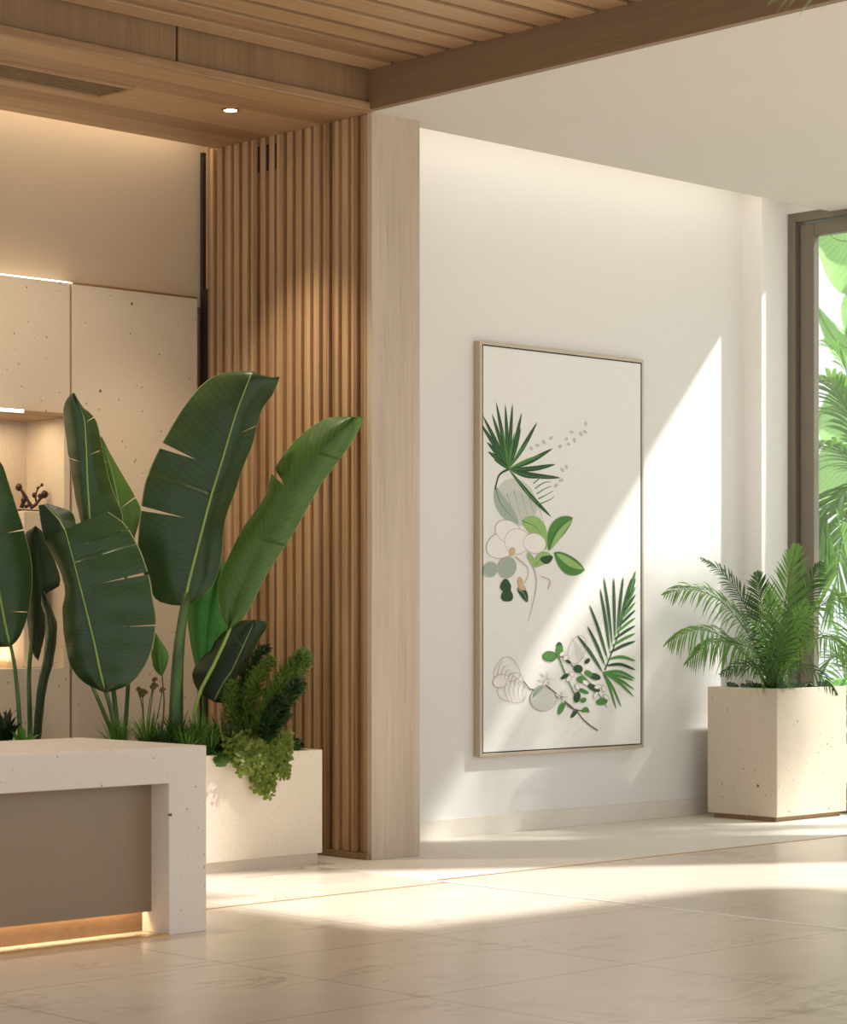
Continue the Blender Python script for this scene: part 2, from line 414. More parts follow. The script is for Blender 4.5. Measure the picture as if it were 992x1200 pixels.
one((NX0 - 0.05, NX1 + 0.03, 10.52, 10.56, NZ0 - 0.05, NZ1 + 0.05)).build('niche_back', M['panel'], wa)
one((NX0, NX1, 10.26, 10.52, NZ0 - 0.05, NZ0), (NX0, NX1, 10.26, 10.52, NZ1, NZ1 + 0.04),
    (NX0 - 0.04, NX0, 10.26, 10.52, NZ0 - 0.05, NZ1 + 0.04), (NX1, NX1 + 0.03, 10.26, 10.52, NZ0 - 0.05, NZ1 + 0.04)).build('niche_lining', M['panel'], wa)
one((NX0, NX1, 10.11, 10.5, NZ1 - 0.018, NZ1 + 0.002), bev=0.003).build('niche_canopy', M['wood_x'], wa)
one((NX0, 6.82, 10.10, 10.112, NZ1 - 0.012, NZ1 + 0.004)).build('light_strip', M['led_w'], wa)

# alcove soffit with timber fascia
ca = struct_root('ceiling_alcove', (7.0, 8.79, 3.87), 'oak soffit and fascia over the desk alcove')
one((2.6, 8.10, 8.80, 10.075, 3.872, 3.90)).build('soffit_board', M['wood_x'], ca)
one((2.6, 8.075, 8.765, 8.80, 3.872, 3.915), bev=0.004).build('soffit_lip', M['wood_x'], ca)
for x0, x1 in ((2.6, 6.80), (6.815, 8.075)): one((x0, x1, 8.79, 8.81, 3.915, 4.10)).build('fascia_board', M['wood_fas'], ca)
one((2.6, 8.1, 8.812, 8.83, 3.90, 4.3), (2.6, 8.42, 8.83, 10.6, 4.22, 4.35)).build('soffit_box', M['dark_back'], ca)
one((2.6, 8.1, 9.98, 10.0, 3.90, 4.0)).build('cove_lip', M['wood_x'], ca)

# slatted ceiling, beam and white ceiling
ct = struct_root('ceiling_timber', (5.0, 6.0, 4.08), 'oak slatted ceiling with dark gaps')
sl = MB(); y = 8.76
while y > 0.0:
    sl.box(-1.5, 8.04, y - 0.152, y, 4.08, 4.10, 0.003); y -= 0.2
sl.build('slats', M['wood_x'], ct)
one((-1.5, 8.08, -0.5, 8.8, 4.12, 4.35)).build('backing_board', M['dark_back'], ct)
struct(one((8.04, 8.085, 0.0, 8.79, 3.876, 4.34), bev=0.003).build('ceiling_beam', M['wood_beam']), 'plain oak edge beam between the slatted and white ceilings')
cw = struct_root('ceiling_white', (9, 8, 3.876), 'flat white ceiling over the picture wall')
one((8.085, 10.0, 5.75, 8.905, 3.876, 4.12), (10.0, 12.19, 7.15, 8.905, 3.876, 4.12)).build('ceiling_board', M['ceil'], cw)
one((8.085, 10.0, 5.75, 9.6, 4.25, 4.35), (10.0, 12.36, 7.15, 9.6, 4.25, 4.35)).build('cove_lid', M['ceil'], cw)
one((8.085, 10.0, 5.73, 5.75, 3.876, 4.35), (10.0, 10.02, 5.75, 7.13, 3.876, 4.35), (10.0, 12.19, 7.13, 7.15, 3.876, 4.35)).build('void_edge', M['ceil'], cw)  # edges of an unseen opening, added to let the sun in
one((8.085, 12.19, 0.5, 4.2, 3.876, 4.35), (8.085, 9.75, 4.2, 5.73, 3.876, 4.35)).build('ceiling_board', M['ceil'], cw)  # unseen boards, laid to keep sun off the desk and front floor

# vent and downlight
v = thing('air_vent', 'long linear air grille set in the oak soffit', 'vent', (5.8, 9.32, 3.872))
m = MB(); m.box(4.4, 6.85, 9.18, 9.205, 3.858, 3.874, 0.002); m.box(4.4, 6.85, 9.455, 9.48, 3.858, 3.874, 0.002); m.box(6.825, 6.85, 9.205, 9.455, 3.858, 3.874); m.box(4.4, 4.425, 9.205, 9.455, 3.858, 3.874)
m.build('frame', M['wood_x'], v)
m = MB()
for i in range(7): m.box(4.425, 6.825, 9.222 + i * 0.034, 9.231 + i * 0.034, 3.864, 3.8705)
m.build('louvre', M['wood_fas'], v)
one((4.42, 6.83, 9.20, 9.46, 3.8695, 3.8719)).build('backing', M['black'], v)
DLX, DLY = 7.50, 9.238
d = thing('downlight', 'small round recessed downlight glowing in the oak soffit', 'light', (DLX, DLY, 3.872))
def disc(mb, c, r0, r1, z0, z1, n=24, mi=0):
    vs = [];
    for k in range(n):
        g = 2 * math.pi * k / n
        vs += [(c[0] + r0 * math.cos(g), c[1] + r0 * math.sin(g), z0), (c[0] + r1 * math.cos(g), c[1] + r1 * math.sin(g), z1)]
    mb.add(vs, [(2 * k, 2 * k + 1, (2 * k + 3) % (2 * n), (2 * k + 2) % (2 * n)) for k in range(n)], None, mi)
m = MB(); disc(m, (DLX, DLY), 0.045, 0.045, 3.872, 3.862); disc(m, (DLX, DLY), 0.045, 0.034, 3.862, 3.862); disc(m, (DLX, DLY), 0.034, 0.034, 3.862, 3.87); m.build('trim_ring', M['brass'], d)
m = MB(); disc(m, (DLX, DLY), 0.034, 0.0005, 3.868, 3.866); m.build('lamp', M['lamp'], d)

# window
w1 = struct_root('window_1', (12.24, 8.0, 0), 'tall bronze framed garden window')
one((12.19, 12.30, 9.185, 9.244, 0, 3.9), (12.19, 12.30, 6.93, 6.99, 0, 3.9), (12.19, 12.30, 6.99, 9.185, 3.84, 3.9), (12.19, 12.30, 6.99, 9.185, 0, 0.07), bev=0.004).build('frame', M['bronze'], w1)
one((12.225, 12.285, 9.06, 9.17, 0.08, 3.83), (12.225, 12.285, 7.0, 7.1, 0.08, 3.83), (12.225, 12.285, 7.1, 9.06, 3.74, 3.83), (12.225, 12.285, 7.1, 9.06, 0.08, 0.16), bev=0.006).build('sash', M['bronze'], w1)
one((12.25, 12.258, 7.1, 9.06, 0.16, 3.74)).build('pane', M['glass'], w1)

# ------------------------------------------------------------------ reception desk
dk = thing('reception_desk', 'low pale terrazzo reception desk with recessed taupe front panel', 'desk', (5.0, 7.6, 0))
m = MB()
prof = [(3.0, 0.0), (3.0, 0.743), (5.768, 0.743), (5.768, 0.0), (5.58, 0.0), (5.58, 0.60), (3.19, 0.60), (3.19, 0.0)]
bm = bmesh.new()
fv = [bm.verts.new((x, 7.255, z)) for x, z in prof]; bv = [bm.verts.new((x, 8.11, z)) for x, z in prof]
bm.faces.new(fv); bm.faces.new(bv[::-1])
for i in range(len(prof)): bm.faces.new((fv[i], bv[i], bv[(i + 1) % 8], fv[(i + 1) % 8]))
bmesh.ops.recalc_face_normals(bm, faces=bm.faces[:])
bmesh.ops.bevel(bm, geom=bm.edges[:], offset=0.004, segments=2, profile=0.5, affect='EDGES')
bm.verts.index_update()
m.add([q.co.copy() for q in bm.verts], [tuple(q.index for q in f.verts) for f in bm.faces]); bm.free()
m.build('terrazzo_frame', M['desk'], dk)
one((3.19, 5.58, 7.37, 7.40, 0.085, 0.60)).build('front_panel', M['taupe'], dk)
one((3.19, 5.58, 7.43, 7.45, 0.0, 0.085)).build('toe_kick', M['wood_beam'], dk)
one((3.19, 5.575, 7.405, 7.42, 0.115, 0.125)).build('light_strip', M['led'], dk)
one((3.19, 5.58, 7.25, 7.27, 0.0, 0.008)).build('floor_strip', M['brass'], dk)

# ------------------------------------------------------------------ planters
lp = thing('planter_box', 'long low cream stone planter behind the desk', 'planter', (6.0, 9.2, 0))
def open_box(x0, x1, y0, y1, z0, z1, t, bev=0.006):
    m = MB()
    m.box(x0, x1, y0, y0 + t, z0, z1, bev); m.box(x0, x1, y1 - t, y1, z0, z1, bev)
    m.box(x0, x0 + t, y0 + t - 0.004, y1 - t + 0.004, z0, z1, bev); m.box(x1 - t, x1, y0 + t - 0.004, y1 - t + 0.004, z0, z1, bev)
    m.box(x0 + 0.01, x1 - 0.01, y0 + 0.01, y1 - 0.01, z0, z0 + 0.03)
    return m
def bevel_shell(x0, x1, y0, y1, z0, z1, t, bev):
    bm = bmesh.new(); bmesh.ops.create_cube(bm, size=1)
    for q in bm.verts: q.co = Vector(((x0 + x1) / 2 + q.co.x * (x1 - x0), (y0 + y1) / 2 + q.co.y * (y1 - y0), (z0 + z1) / 2 + q.co.z * (z1 - z0)))
    top = [f for f in bm.faces if f.normal.z > 0.5]
    bmesh.ops.inset_region(bm, faces=top, thickness=t)
    r = bmesh.ops.extrude_face_region(bm, geom=top)
    for q in r['geom']:
        if isinstance(q, bmesh.types.BMVert): q.co.z -= (z1 - z0) * 0.6
    bmesh.ops.delete(bm, geom=top, context='FACES')
    bmesh.ops.recalc_face_normals(bm, faces=bm.faces[:])
    bmesh.ops.bevel(bm, geom=[e for e in bm.edges if e.is_manifold and e.calc_face_angle(0) > 0.5], offset=bev, segments=2, profile=0.5, affect='EDGES')
    bm.verts.index_update(); m = MB()
    m.add([q.co.copy() for q in bm.verts], [tuple(q.index for q in f.verts) for f in bm.faces]); bm.free()
    return m
bevel_shell(3.2, 7.78, 8.84, 10.02, 0.055, 0.582, 0.04, 0.004).build('stone_box', M['planter'], lp)
one((3.25, 7.765, 8.862, 10.0, 0.0, 0.055)).build('plinth', M['champ'], lp)
def lumpy(x0, x1, y0, y1, z, amp, nx, ny):
    m = MB(); vs = []
    for j in range(ny + 1):
        for i in range(nx + 1):
            e = 0 if i in (0, nx) or j in (0, ny) else 1
            vs.append((x0 + (x1 - x0) * i / nx, y0 + (y1 - y0) * j / ny, z + e * U(-amp, amp)))
    m.add(vs, [(j * (nx + 1) + i, j * (nx + 1) + i + 1, (j + 1) * (nx + 1) + i + 1, (j + 1) * (nx + 1) + i) for j in range(ny) for i in range(nx)], None, 0, True)
    return m
lumpy(3.245, 7.735, 8.885, 9.975, 0.545, 0.012, 90, 22).build('soil', M['soil'], lp)

RX0, RX1, RY0, RY1 = 11.353, 12.07, 8.69, 9.235
rp = thing('planter_cube', 'tall cubic travertine planter beside the window', 'planter', (11.7, 8.95, 0))
bevel_shell(RX0, RX1, RY0, RY1, 0.03, 0.822, 0.035, 0.004).build('stone_box', M['planter_r'], rp)
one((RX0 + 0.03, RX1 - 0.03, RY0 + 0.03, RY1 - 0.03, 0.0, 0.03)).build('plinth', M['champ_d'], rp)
lumpy(RX0 + 0.04, RX1 - 0.04, RY0 + 0.04, RY1 - 0.04, 0.79, 0.01, 12, 10).build('soil', M['soil'], rp)

# ------------------------------------------------------------------ big leaves
def big_leaf(name, parent, mid, left, right, mat, D, n=36, ns=7, slant=0.0, splits=(), bulge=0.03, rib=0.007, rib_mat='midrib', wave=0.006, tip=None):
    """mid/left/right: survey pixels (px, py, depth offset) from the base to the tip of the blade"""
    P = lambda l: [at(p[0], p[1], D + (p[2] if len(p) > 2 else 0.0)) for p in l]
    Ms, Ls, Rs = spline(P(mid), 200), spline(P(left), 200), spline(P(right), 200)
    def samp(A, t):
        f = max(0.0, min(200.0, t * 200)); k = min(199, int(f)); return A[k].lerp(A[k + 1], f - k)
    rows = []
    for i in range(n + 1): rows.append((i / n, None))
    for sp in splits: rows += [(sp[1] - 1e-4, (sp, -1)), (sp[1] + 1e-4, (sp, 1))]
    rows.sort(key=lambda r: r[0])
    view = (at(496, 725, D)); vdir = Vector((-C_, -S_, 0))
    mb = MB(); vs, uv, fs = [], [], []
    W_ = 2 * ns + 1; ids = {}
    for ri, (t, info) in enumerate(rows):
        m0 = samp(Ms, t - slant * math.sin(math.pi * t) * (1 if t > 0 else 0))
        for j in range(-ns, ns + 1):
            sgn = -1 if j < 0 else 1; s = abs(j) / ns
            E = Ls if j < 0 else Rs
            e = samp(E, t)
            p = m0.lerp(e, s) + vdir * (bulge * math.sin(math.pi * s) + wave * s * math.sin(t * 43 + sgn + s * 2))
            if info:
                sp, d = info
                if (sp[0] == 'L') == (j < 0) and j != 0 and s > sp[2]:
                    dirn = (samp(E, min(1, t + 0.03)) - samp(E, max(0, t - 0.03))).normalized()
                    p = p + dirn * (d * sp[3] * (s - sp[2]) / (1 - sp[2]))
                elif d == 1:
                    ids[(ri, j + ns)] = ids[(ri - 1, j + ns)]; continue
            ids[(ri, j + ns)] = len(vs)
            vs.append(p); uv.append((t, 0.5 + 0.5 * sgn * s))
    for ri in range(len(rows) - 1):
        a, b = rows[ri][1], rows[ri + 1][1]
        for c in range(W_ - 1):
            if a and b and a[0] is b[0]: continue
            q = [ids[(ri, c)], ids[(ri, c + 1)], ids[(ri + 1, c + 1)], ids[(ri + 1, c)]]
            fs.append(tuple(q))
    mb.add(vs, fs, uv, 0, True)
    o = mb.build(name, M[mat], parent)
    if rib:
        r = MB(); pts = [p + vdir * 0.004 for p in Ms[::8]]
        r.tube(pts, [rib * (1 - 0.75 * i / (len(pts) - 1)) for i in range(len(pts))], 6)
        r.build('midrib', M[rib_mat], o)
    return o
def stalk(parent, pts, r0, r1, D, mat='stalk', name='stalk'):
    P = spline([at(p[0], p[1], D + (p[2] if len(p) > 2 else 0)) for p in pts], 14)
    m = MB(); m.tube(P, [r0 + (r1 - r0) * i / 14 for i in range(15)], 10)
    return m.build(name, M[mat], parent)
DP = 11.6
# plant in front of the slatted wall
pA = thing('banana_plant', 'big banana plant with two long leaves before the slatted wall', 'plant', tuple(at(206, 888, DP).to_2d()) + (0.545,))
a1 = big_leaf('leaf', pA,
    [(216, 710), (222, 680), (235, 629), (247, 583), (259, 544), (274, 493), (284, 465), (296, 436, .02), (300, 446, .16)],
    [(216, 710), (196, 708, .05), (179, 698, .10), (163, 655, .14), (162, 625, .14), (165, 595, .14), (172, 558, .14), (191, 517, .14), (211, 483, .14), (237, 450, .14), (262, 437, .14), (285, 436, .16), (296, 446, .2)],
    [(216, 710), (236, 700, .04), (251, 683, .08), (260, 650, .12), (263, 613, .14), (274, 580, .14), (284, 550, .14), (296, 520, .14), (307, 480, .14), (320, 462, .13), (328, 440, .1), (318, 449, .14), (304, 446, .2)],
    'banana', DP - .1, 44, 10, 0.09, [('L', .40, .34, .012), ('L', .60, .40, .016), ('R', .50, .55, .006), ('R', .70, .3, .004)], 0.02, .008)
stalk(pA, [(206, 905), (206, 850), (208, 780), (213, 730), (219, 695)], .044, .020, DP - .1)
a2 = big_leaf('leaf', pA,
    [(268, 738), (276, 700), (297, 652), (317, 615), (337, 580), (368, 536), (396, 506), (414, 489, .03)],
    [(268, 738), (258, 719, .03), (255, 692, .06), (257, 675, .08), (271, 645, .10), (284, 619, .12), (309, 583, .12), (318, 556, .12), (334, 530, .14), (358, 505, .14), (384, 490, .14), (414, 488, .05)],
    [(268, 738), (289, 719, -.02), (313, 672, .02), (343, 626, .05), (374, 571, .07), (390, 549, .08), (407, 526, .09), (420, 504, .09), (427, 489, .06)],
    'banana_m', DP - .15, 40, 8, 0.02, [('L', .40, .15, .005), ('L', .62, .25, .02), ('L', .80, .1, .004)], 0.03, .0)
stalk(pA, [(222, 890), (231, 821), (250, 780), (269, 738), (279, 700)], .011, .007, DP - .15, 'midrib')
big_leaf('leaf', pA,
    [(250, 822), (262, 800), (272, 785), (285, 757), (298, 728)],
    [(250, 822), (232, 810, .05), (225, 788, .08), (240, 766, .1), (262, 740, .1), (280, 728, .08), (298, 726)],
    [(250, 822), (266, 822, .05), (280, 790, .08), (294, 768, .08), (306, 746, .08), (314, 730, .06), (298, 726)],
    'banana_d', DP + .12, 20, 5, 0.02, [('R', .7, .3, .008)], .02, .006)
big_leaf('leaf', pA,
    [(238, 808), (239, 765), (243, 720), (252, 680), (259, 645)],
    [(238, 808), (226, 770, .05), (219, 713, .03), (230, 690, .03), (246, 668, .03), (259, 645)],
    [(238, 808), (254, 780, .05), (268, 730, .05), (268, 690, .05), (262, 665), (259, 645)],
    'pleat', DP + .22, 24, 8, 0, (), .03, 0)
stalk(pA, [(238, 900, -.05), (239, 850, .1), (238, 800, .22)], .012, .008, DP)

# plant in the middle with the bent front leaf
pB = thing('banana_plant', 'banana plant with broad bent leaf drooping just above the desk top', 'plant', tuple(at(134, 888, DP).to_2d()) + (0.545,))
b1 = big_leaf('leaf', pB,
    [(124, 812), (117, 785), (111, 756), (101, 715), (87, 660), (80, 634), (76, 620, .02)],
    [(124, 812), (100, 801, .03), (83, 781, .06), (75, 745, .08), (73, 715, .1), (76, 690, .11), (66, 660, .13), (52, 634, .14)],
    [(124, 812), (146, 805, .03), (161, 793, .06), (176, 768, .1), (183, 732, .13), (180, 704, .14), (174, 672, .15), (162, 640, .16), (146, 614, .15), (127, 600, .12)],
    'banana', DP - .3, 40, 9, 0.03, [('R', .42, .5, .004), ('R', .66, .35, .007), ('R', .88, .3, .004), ('L', .8, .4, .004)], .03, .007)
big_leaf('leaf', pB,
    [(76, 621, .02), (68, 608, .08), (52, 591, .1)],
    [(52, 634, .14), (48, 615, .13), (45, 592, .12)],
    [(118, 610, .14), (92, 617, .16), (84, 600, .16), (56, 590, .12)],
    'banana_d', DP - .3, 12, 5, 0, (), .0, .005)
stalk(pB, [(141, 885), (137, 858), (130, 832), (124, 811), (120, 795)], .014, .009, DP - .3)
stalk(pB, [(143, 885, .1), (130, 855), (116, 822), (106, 800, .1)], .013, .009, DP - .15)
big_leaf('leaf', pB,
    [(108, 640), (106, 614), (103, 571), (101, 521), (98, 488), (87, 463, .02)],
    [(104, 640, .05), (93, 606, .08), (86, 571, .1), (82, 546, .1), (76, 503, .1), (74, 480, .08), (80, 465, .04), (86, 460)],
    [(140, 640, .05), (144, 606, .08), (131, 571, .12), (123, 541, .12), (115, 500, .1), (107, 485, .08), (97, 477, .05), (87, 460)],
    'banana', DP - .05, 26, 6, .02, [('L', .55, .4, .005), ('R', .6, .2, .003), ('R', .8, .2, .003)], .03, .006)
big_leaf('leaf', pB,
    [(146, 655), (142, 610), (133, 560), (119, 513)],
    [(130, 655, .03), (120, 600, .06), (115, 550, .06), (118, 512)],
    [(155, 640, .05), (165, 602, .08), (160, 585, .08), (144, 557, .07), (129, 531, .05), (119, 511)],
    'banana_m', DP + .1, 22, 6, .02, [('R', .42, .1, .004), ('L', .8, .1, .004)], .02, .005)
stalk(pB, [(140, 885), (132, 800), (120, 720), (108, 638)], .014, .008, DP - .02)
stalk(pB, [(144, 885), (150, 800), (150, 720), (146, 650)], .012, .008, DP + .08)
big_leaf('leaf', pB, [(190, 793), (186, 766), (182, 742)], [(190, 793), (181, 785, .02), (177, 765, .03), (182, 741)], [(190, 793), (196, 778, .02), (197, 765, .03), (182, 741)], 'banana_l', DP, 10, 4, 0, (), .01, .003)
stalk(pB, [(186, 895), (192, 830), (190, 793)], .005, .003, DP, 'bud')

# plant at the left edge
pC = thing('banana_plant', 'dark banana plant with upright oval leaves at the far end of the planter', 'plant', tuple(at(30, 888, DP).to_2d()) + (0.545,))
big_leaf('leaf', pC,
    [(12, 758), (4, 720), (-6, 660), (-12, 600), (-8, 534)],
    [(12, 758), (-20, 755, .05), (-45, 710, .1), (-52, 640, .12), (-40, 570, .1), (-8, 532)],
    [(12, 758), (24, 745, .04), (34, 715, .08), (38, 675, .1), (35, 647, .11), (25, 611, .11), (15, 581, .09), (3, 545, .04), (-8, 532)],
    'banana', DP - .2, 26, 6, .02, [('R', .2, .4, .003), ('R', .6, .5, .004)], .02, .007)
stalk(pC, [(24, 880), (22, 830), (17, 780), (10, 745)], .012, .008, DP - .2)
big_leaf('leaf', pC,
    [(45, 774), (45, 740), (46, 700), (44, 650), (42, 617)],
    [(45, 774), (36, 762, .03), (32, 728, .06), (29, 680, .06), (28, 630, .05), (42, 616)],
    [(45, 774), (53, 740, .05), (54, 698, .06), (71, 684, .08), (62, 650, .08), (52, 626, .05), (42, 616)],
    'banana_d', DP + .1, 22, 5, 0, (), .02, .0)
stalk(pC, [(35, 880), (35, 845), (34, 790), (38, 740, .1)], .013, .010, DP + .05)
big_leaf('leaf', pC,
    [(43, 866), (49, 806), (58, 765), (61, 732, -.03), (51, 693, .02)],
    [(38, 866, .04), (44, 803, .04), (52, 762, .05), (53, 725, .04), (48, 706, .04), (50, 692, .02)],
    [(48, 866, .04), (54, 810, .04), (63, 772, .05), (67, 736, .04), (63, 719, .04), (52, 692, .02)],
    'banana', DP - .05, 22, 5, 0, (), .03, 0)
stalk(pC, [(43, 885), (44, 862), (49, 806)], .012, .006, DP - .04)

# ------------------------------------------------------------------ grasses and small plants
def tuft(label, px, py, D, h, spread, nb, mat, w=.007, group='grass tufts along the planter', name='grass_tuft'):
    base = at(px, py, D); base.z = 0.548
    top = at(px, py, D).z - base.z + h
    t = thing(name, label, 'plant', base, group)
    m = MB()
    for i in range(nb):
        g = U(0, 6.283); q = U(.2, 1.0); L = top * U(.65, 1.05)
        d = Vector((math.cos(g), math.sin(g), 0)); b0 = base + d * U(0, spread * .18)
        sd = Vector((-d.y, d.x, 0))
        pts = []
        for k in range(7):
            s = k / 6
            pts.append(b0 + d * spread * q * s ** 1.8 + Vector((0, 0, L * (s - .38 * q * s ** 3))))
        m.blade(pts, w * U(.7, 1.2), sd)
    m.build('blades', M[mat], t); return t
G2 = 'grass tufts along the planter'
tuft('narrow bright grass tuft right behind the desk edge beneath the bent banana leaf', 137, 866, DP - .3, .17, .16, 90, 'grass')
tuft('spiky grass tuft below the curled brown buds', 174, 866, DP - .3, .19, .17, 100, 'grass')
tuft('dark grass tuft at the foot of the thick banana stem', 207, 868, DP - .25, .19, .18, 110, 'grass_d')
tuft('fine grass tuft by the pale green leaning stalk', 232, 868, DP - .25, .19, .16, 90, 'grass')
tuft('arching grass tuft next to the foxtail fern', 262, 866, DP - .2, .18, .2, 100, 'grass_d')
tuft('grass tuft under the foxtail fern plumes', 292, 862, DP - .04, .2, .18, 90, 'grass')
tuft('fine dark grass tuft between the spiky tuft and the thick banana stem', 190, 868, DP - .36, .14, .15, 100, 'grass_d')
tuft('low arching grass tuft right of the thick banana stem at the soil edge', 219, 870, DP - .33, .13, .16, 100, 'grass')
tuft('low grass tuft below the dark folded banana leaf', 246, 870, DP - .24, .15, .17, 100, 'grass')
tuft('broad dark strap leaves at the extreme planter end by the photo edge', 4, 866, DP - .2, .20, .14, 40, 'banana_d', .035, None, 'strap_plant')
tuft('short leafy shoots between the dark banana stalks', 28, 868, DP - .25, .11, .10, 26, 'banana_l', .028, None, 'leafy_shoots')
tuft('dark grass clump beside the curved banana stalk at desk level', 62, 872, DP - .25, .035, .14, 60, 'grass_d')

def mound(label, px, py, D, r, rz, mat='moss', z=None, over=0.0):
    c = at(px, py, D)
    if z is not None: c.z = z
    t = thing('moss_mound', label, 'moss', (c.x, c.y, 0.55), 'moss mounds on the soil')
    m = MB(); m.ball(c, r * .86, 0, 22, 12, (1, 1, rz), .1)
    m.build('cushion', M['moss'], t)
    m = MB()
    for i in range(int(900 * (r / .12) ** 2)):
        g = U(0, 6.283); th = math.acos(U(-0.15, 1))
        nrm = Vector((math.sin(th) * math.cos(g), math.sin(th) * math.sin(g), math.cos(th) * rz)); p = c + nrm * r * U(.8, .98)
        sd = Vector((U(-1, 1), U(-1, 1), U(-1, 1))).normalized(); n2 = (nrm.normalized() + Vector((U(-.7, .7), U(-.7, .7), U(-.2, .7)))).normalized()
        q = r * U(.08, .17) * (.12 / r) ** .5
        m.add([p - sd * q * .4, p + n2 * q * .6 - sd * q * .4, p + n2 * q * 1.2, p + n2 * q * .6 + sd * q * .4, p + sd * q * .4], [(0, 1, 2, 3, 4)], None, 0)
    m.build('fronds', M[mat], t)['kind'] = 'stuff'
    return t
mound('low moss mound under the bent banana leaf stalks', 128, 874, DP - .3, .13, .36, z=.57)
mound('dark moss mound in front of the thick banana stem', 196, 876, DP - .35, .16, .42, 'grass_d', z=.57)
mound('moss mound below the fine grass', 232, 876, DP - .2, .12, .6, z=.565)
mound('bright moss spilling over the planter edge beside the desk corner', 254, 884, DP - .27, .07, .62, 'grass', z=.555)
mound('small dark moss cushion at the free corner of the long planter', 338, 874, DP + .22, .075, .6, 'grass_d', z=.60)
mound('moss cushion among the dark banana stalks', 50, 874, DP - .3, .14, .34, 'grass_d', z=.57)
mound('moss mound behind the trailing plant', 290, 866, DP - .02, .14, .5, 'grass_d', z=.57)

# curled brown buds
bz = at(172, 866, DP - .15); bz.z = .548
t = thing('bud_plant', 'thin stems carrying curled brown buds between banana leaf and thick stem', 'plant', bz)
for (px, py, r) in ((167, 813, .021), (180, 805, .019), (181, 797, .013), (190, 809, .014), (162, 808, .012)):
    e = at(px, py, DP - .15); m = MB(); m.tube(spline([bz, bz.lerp(e, .6) + Vector((U(-.02, .02), 0, .02)), e], 8), .0028, 6); s = m.build('stem', M['stalk'], t)
    m = MB()
    sp = [e + (Vector((S_, -C_, 0)) * math.cos(a * .7) + Vector((0, 0, 1)) * math.sin(a * .7)) * r * (1 - a / 16) for a in range(15)]
    m.tube(sp, [r * .45 * (1 - i / 22) for i in range(15)], 7); m.ball(e, r * .55); m.build('bud', M['bud'], s)

# foxtail fern
fb = at(298, 866, DP - .05); fb.z = .548
ff = thing('foxtail_fern', 'foxtail fern with plump bottlebrush plumes beside the slatted wall', 'plant', fb)
def plume(pts, rad, D, n=620, mat='fox', px_=True):
    C = spline([at(p[0], p[1], D + (p[2] if len(p) > 2 else 0)) for p in pts], 60)
    m = MB(); m.tube(C[::6], .004, 5); o = m.build('plume', M['stalk'], ff)
    m = MB()
    for i in range(n):
        s = U(.18, 1.0) ; k = min(59, int(s * 60)); p = C[k]; tg = (C[k + 1] - C[k]).normalized()
        a = tg.orthogonal().normalized(); g = U(0, 6.283)
        d = (Matrix.Rotation(g, 3, tg) @ a)
        prof = math.sin(math.pi * min(1, (s - .08) * .98 + .06)) ** .5 * rad * U(.65, 1.05)
        e = p + (d * .8 + tg * .62) * prof; e.z -= prof * .1
        q = p.lerp(e, U(.25, .5)); sd = tg.cross(d).normalized()
        m.blade([q, q.lerp(e, .5) + Vector((0, 0, .004)), e], .011, sd)
        for c in range(2):
            q2 = q.lerp(e, U(.3, .8)); e2 = q2 + (d * U(.2, .9) + tg * U(.2, .9) + sd * U(-.9, .9)) * .022
            m.blade([q2, q2.lerp(e2, .5), e2], .009, (sd + d * U(-.5, .5)).normalized())
    m.build('needles', M[mat], o)['kind'] = 'stuff'
plume([(300, 880), (308, 840), (328, 805), (345, 783), (357, 768, -.05)], .115, DP - .1, 900)
plume([(298, 880), (320, 840, -.1), (340, 812, -.12), (352, 800, -.15)], .085, DP - .1, 560, 'grass_d')
plume([(296, 880), (290, 835), (298, 800), (308, 785), (318, 772)], .085, DP - .02, 640)
plume([(294, 880), (282, 830), (288, 790), (302, 768), (314, 757)], .07, DP + .06, 560, 'grass_d')
plume([(294, 880), (276, 850), (270, 825), (272, 800)], .075, DP - .06, 420)
plume([(300, 880), (318, 858), (330, 842), (338, 836)], .045, DP - .16, 340, 'grass_d')

# trailing plant
tb = on_y(300, 862, 8.96); tb.z = .55
tp = thing('trailing_plant', 'yellow green trailing plant spilling over the long planter front', 'plant', tb)
paths = []
for i in range(40):
    px0 = U(262, 338); x1 = 300 + (px0 - 300) * .5 + U(-12, 22); y1 = U(885, 938 - abs(x1 - 312) * 1.0)
    yb = 8.80
    A = Vector((tb.x, tb.y, .59)) + Vector((U(-.12, .12), U(-.02, .1), U(0, .03)))
    B = on_y(px0 * .6 + 300 * .4, 872, 8.83); B.z = .60 + U(0, .05)
    B2 = on_y((px0 + x1) / 2, 890, 8.815); B2.z = .565
    E_ = on_y(x1, y1, 8.80 + U(-.03, .02))
    paths.append(spline([A, B, B2, B2.lerp(E_, .5) + Vector((0, -.015, 0)), E_], 30))
m = MB()
for p in paths: m.tube(p[::3], .0022, 5)
m.build('runner', M['stalk'], tp)
m = MB()
def leaflet(m, p, n, up, r):
    a = n.cross(up); a = a.normalized() if a.length > 1e-3 else n.orthogonal().normalized(); b = a.cross(n).normalized()
    ring = [p + (a * math.cos(g) * .85 + b * (math.sin(g) + .9)) * r + n * r * .22 * math.cos(g) ** 2 for g in [k * math.pi / 4 for k in range(8)]]
    m.add([p] + ring, [(0, 1 + k, 1 + (k + 1) % 8) for k in range(8)], [(.5, .5)] * 9, 0, True)
for p in paths:
    for k in range(6, 31):
        for c in range(5):
            n = Vector((-.4 + U(-.8, .6), -.8 + U(-.6, .6), .45 + U(-.7, .6))).normalized()
            leaflet(m, p[k] + Vector((U(-.02, .02), U(-.03, .005), U(-.015, .02))), n, Vector((U(-1, 1), U(-1, 1), U(-1, .3))), U(.0075, .0125))
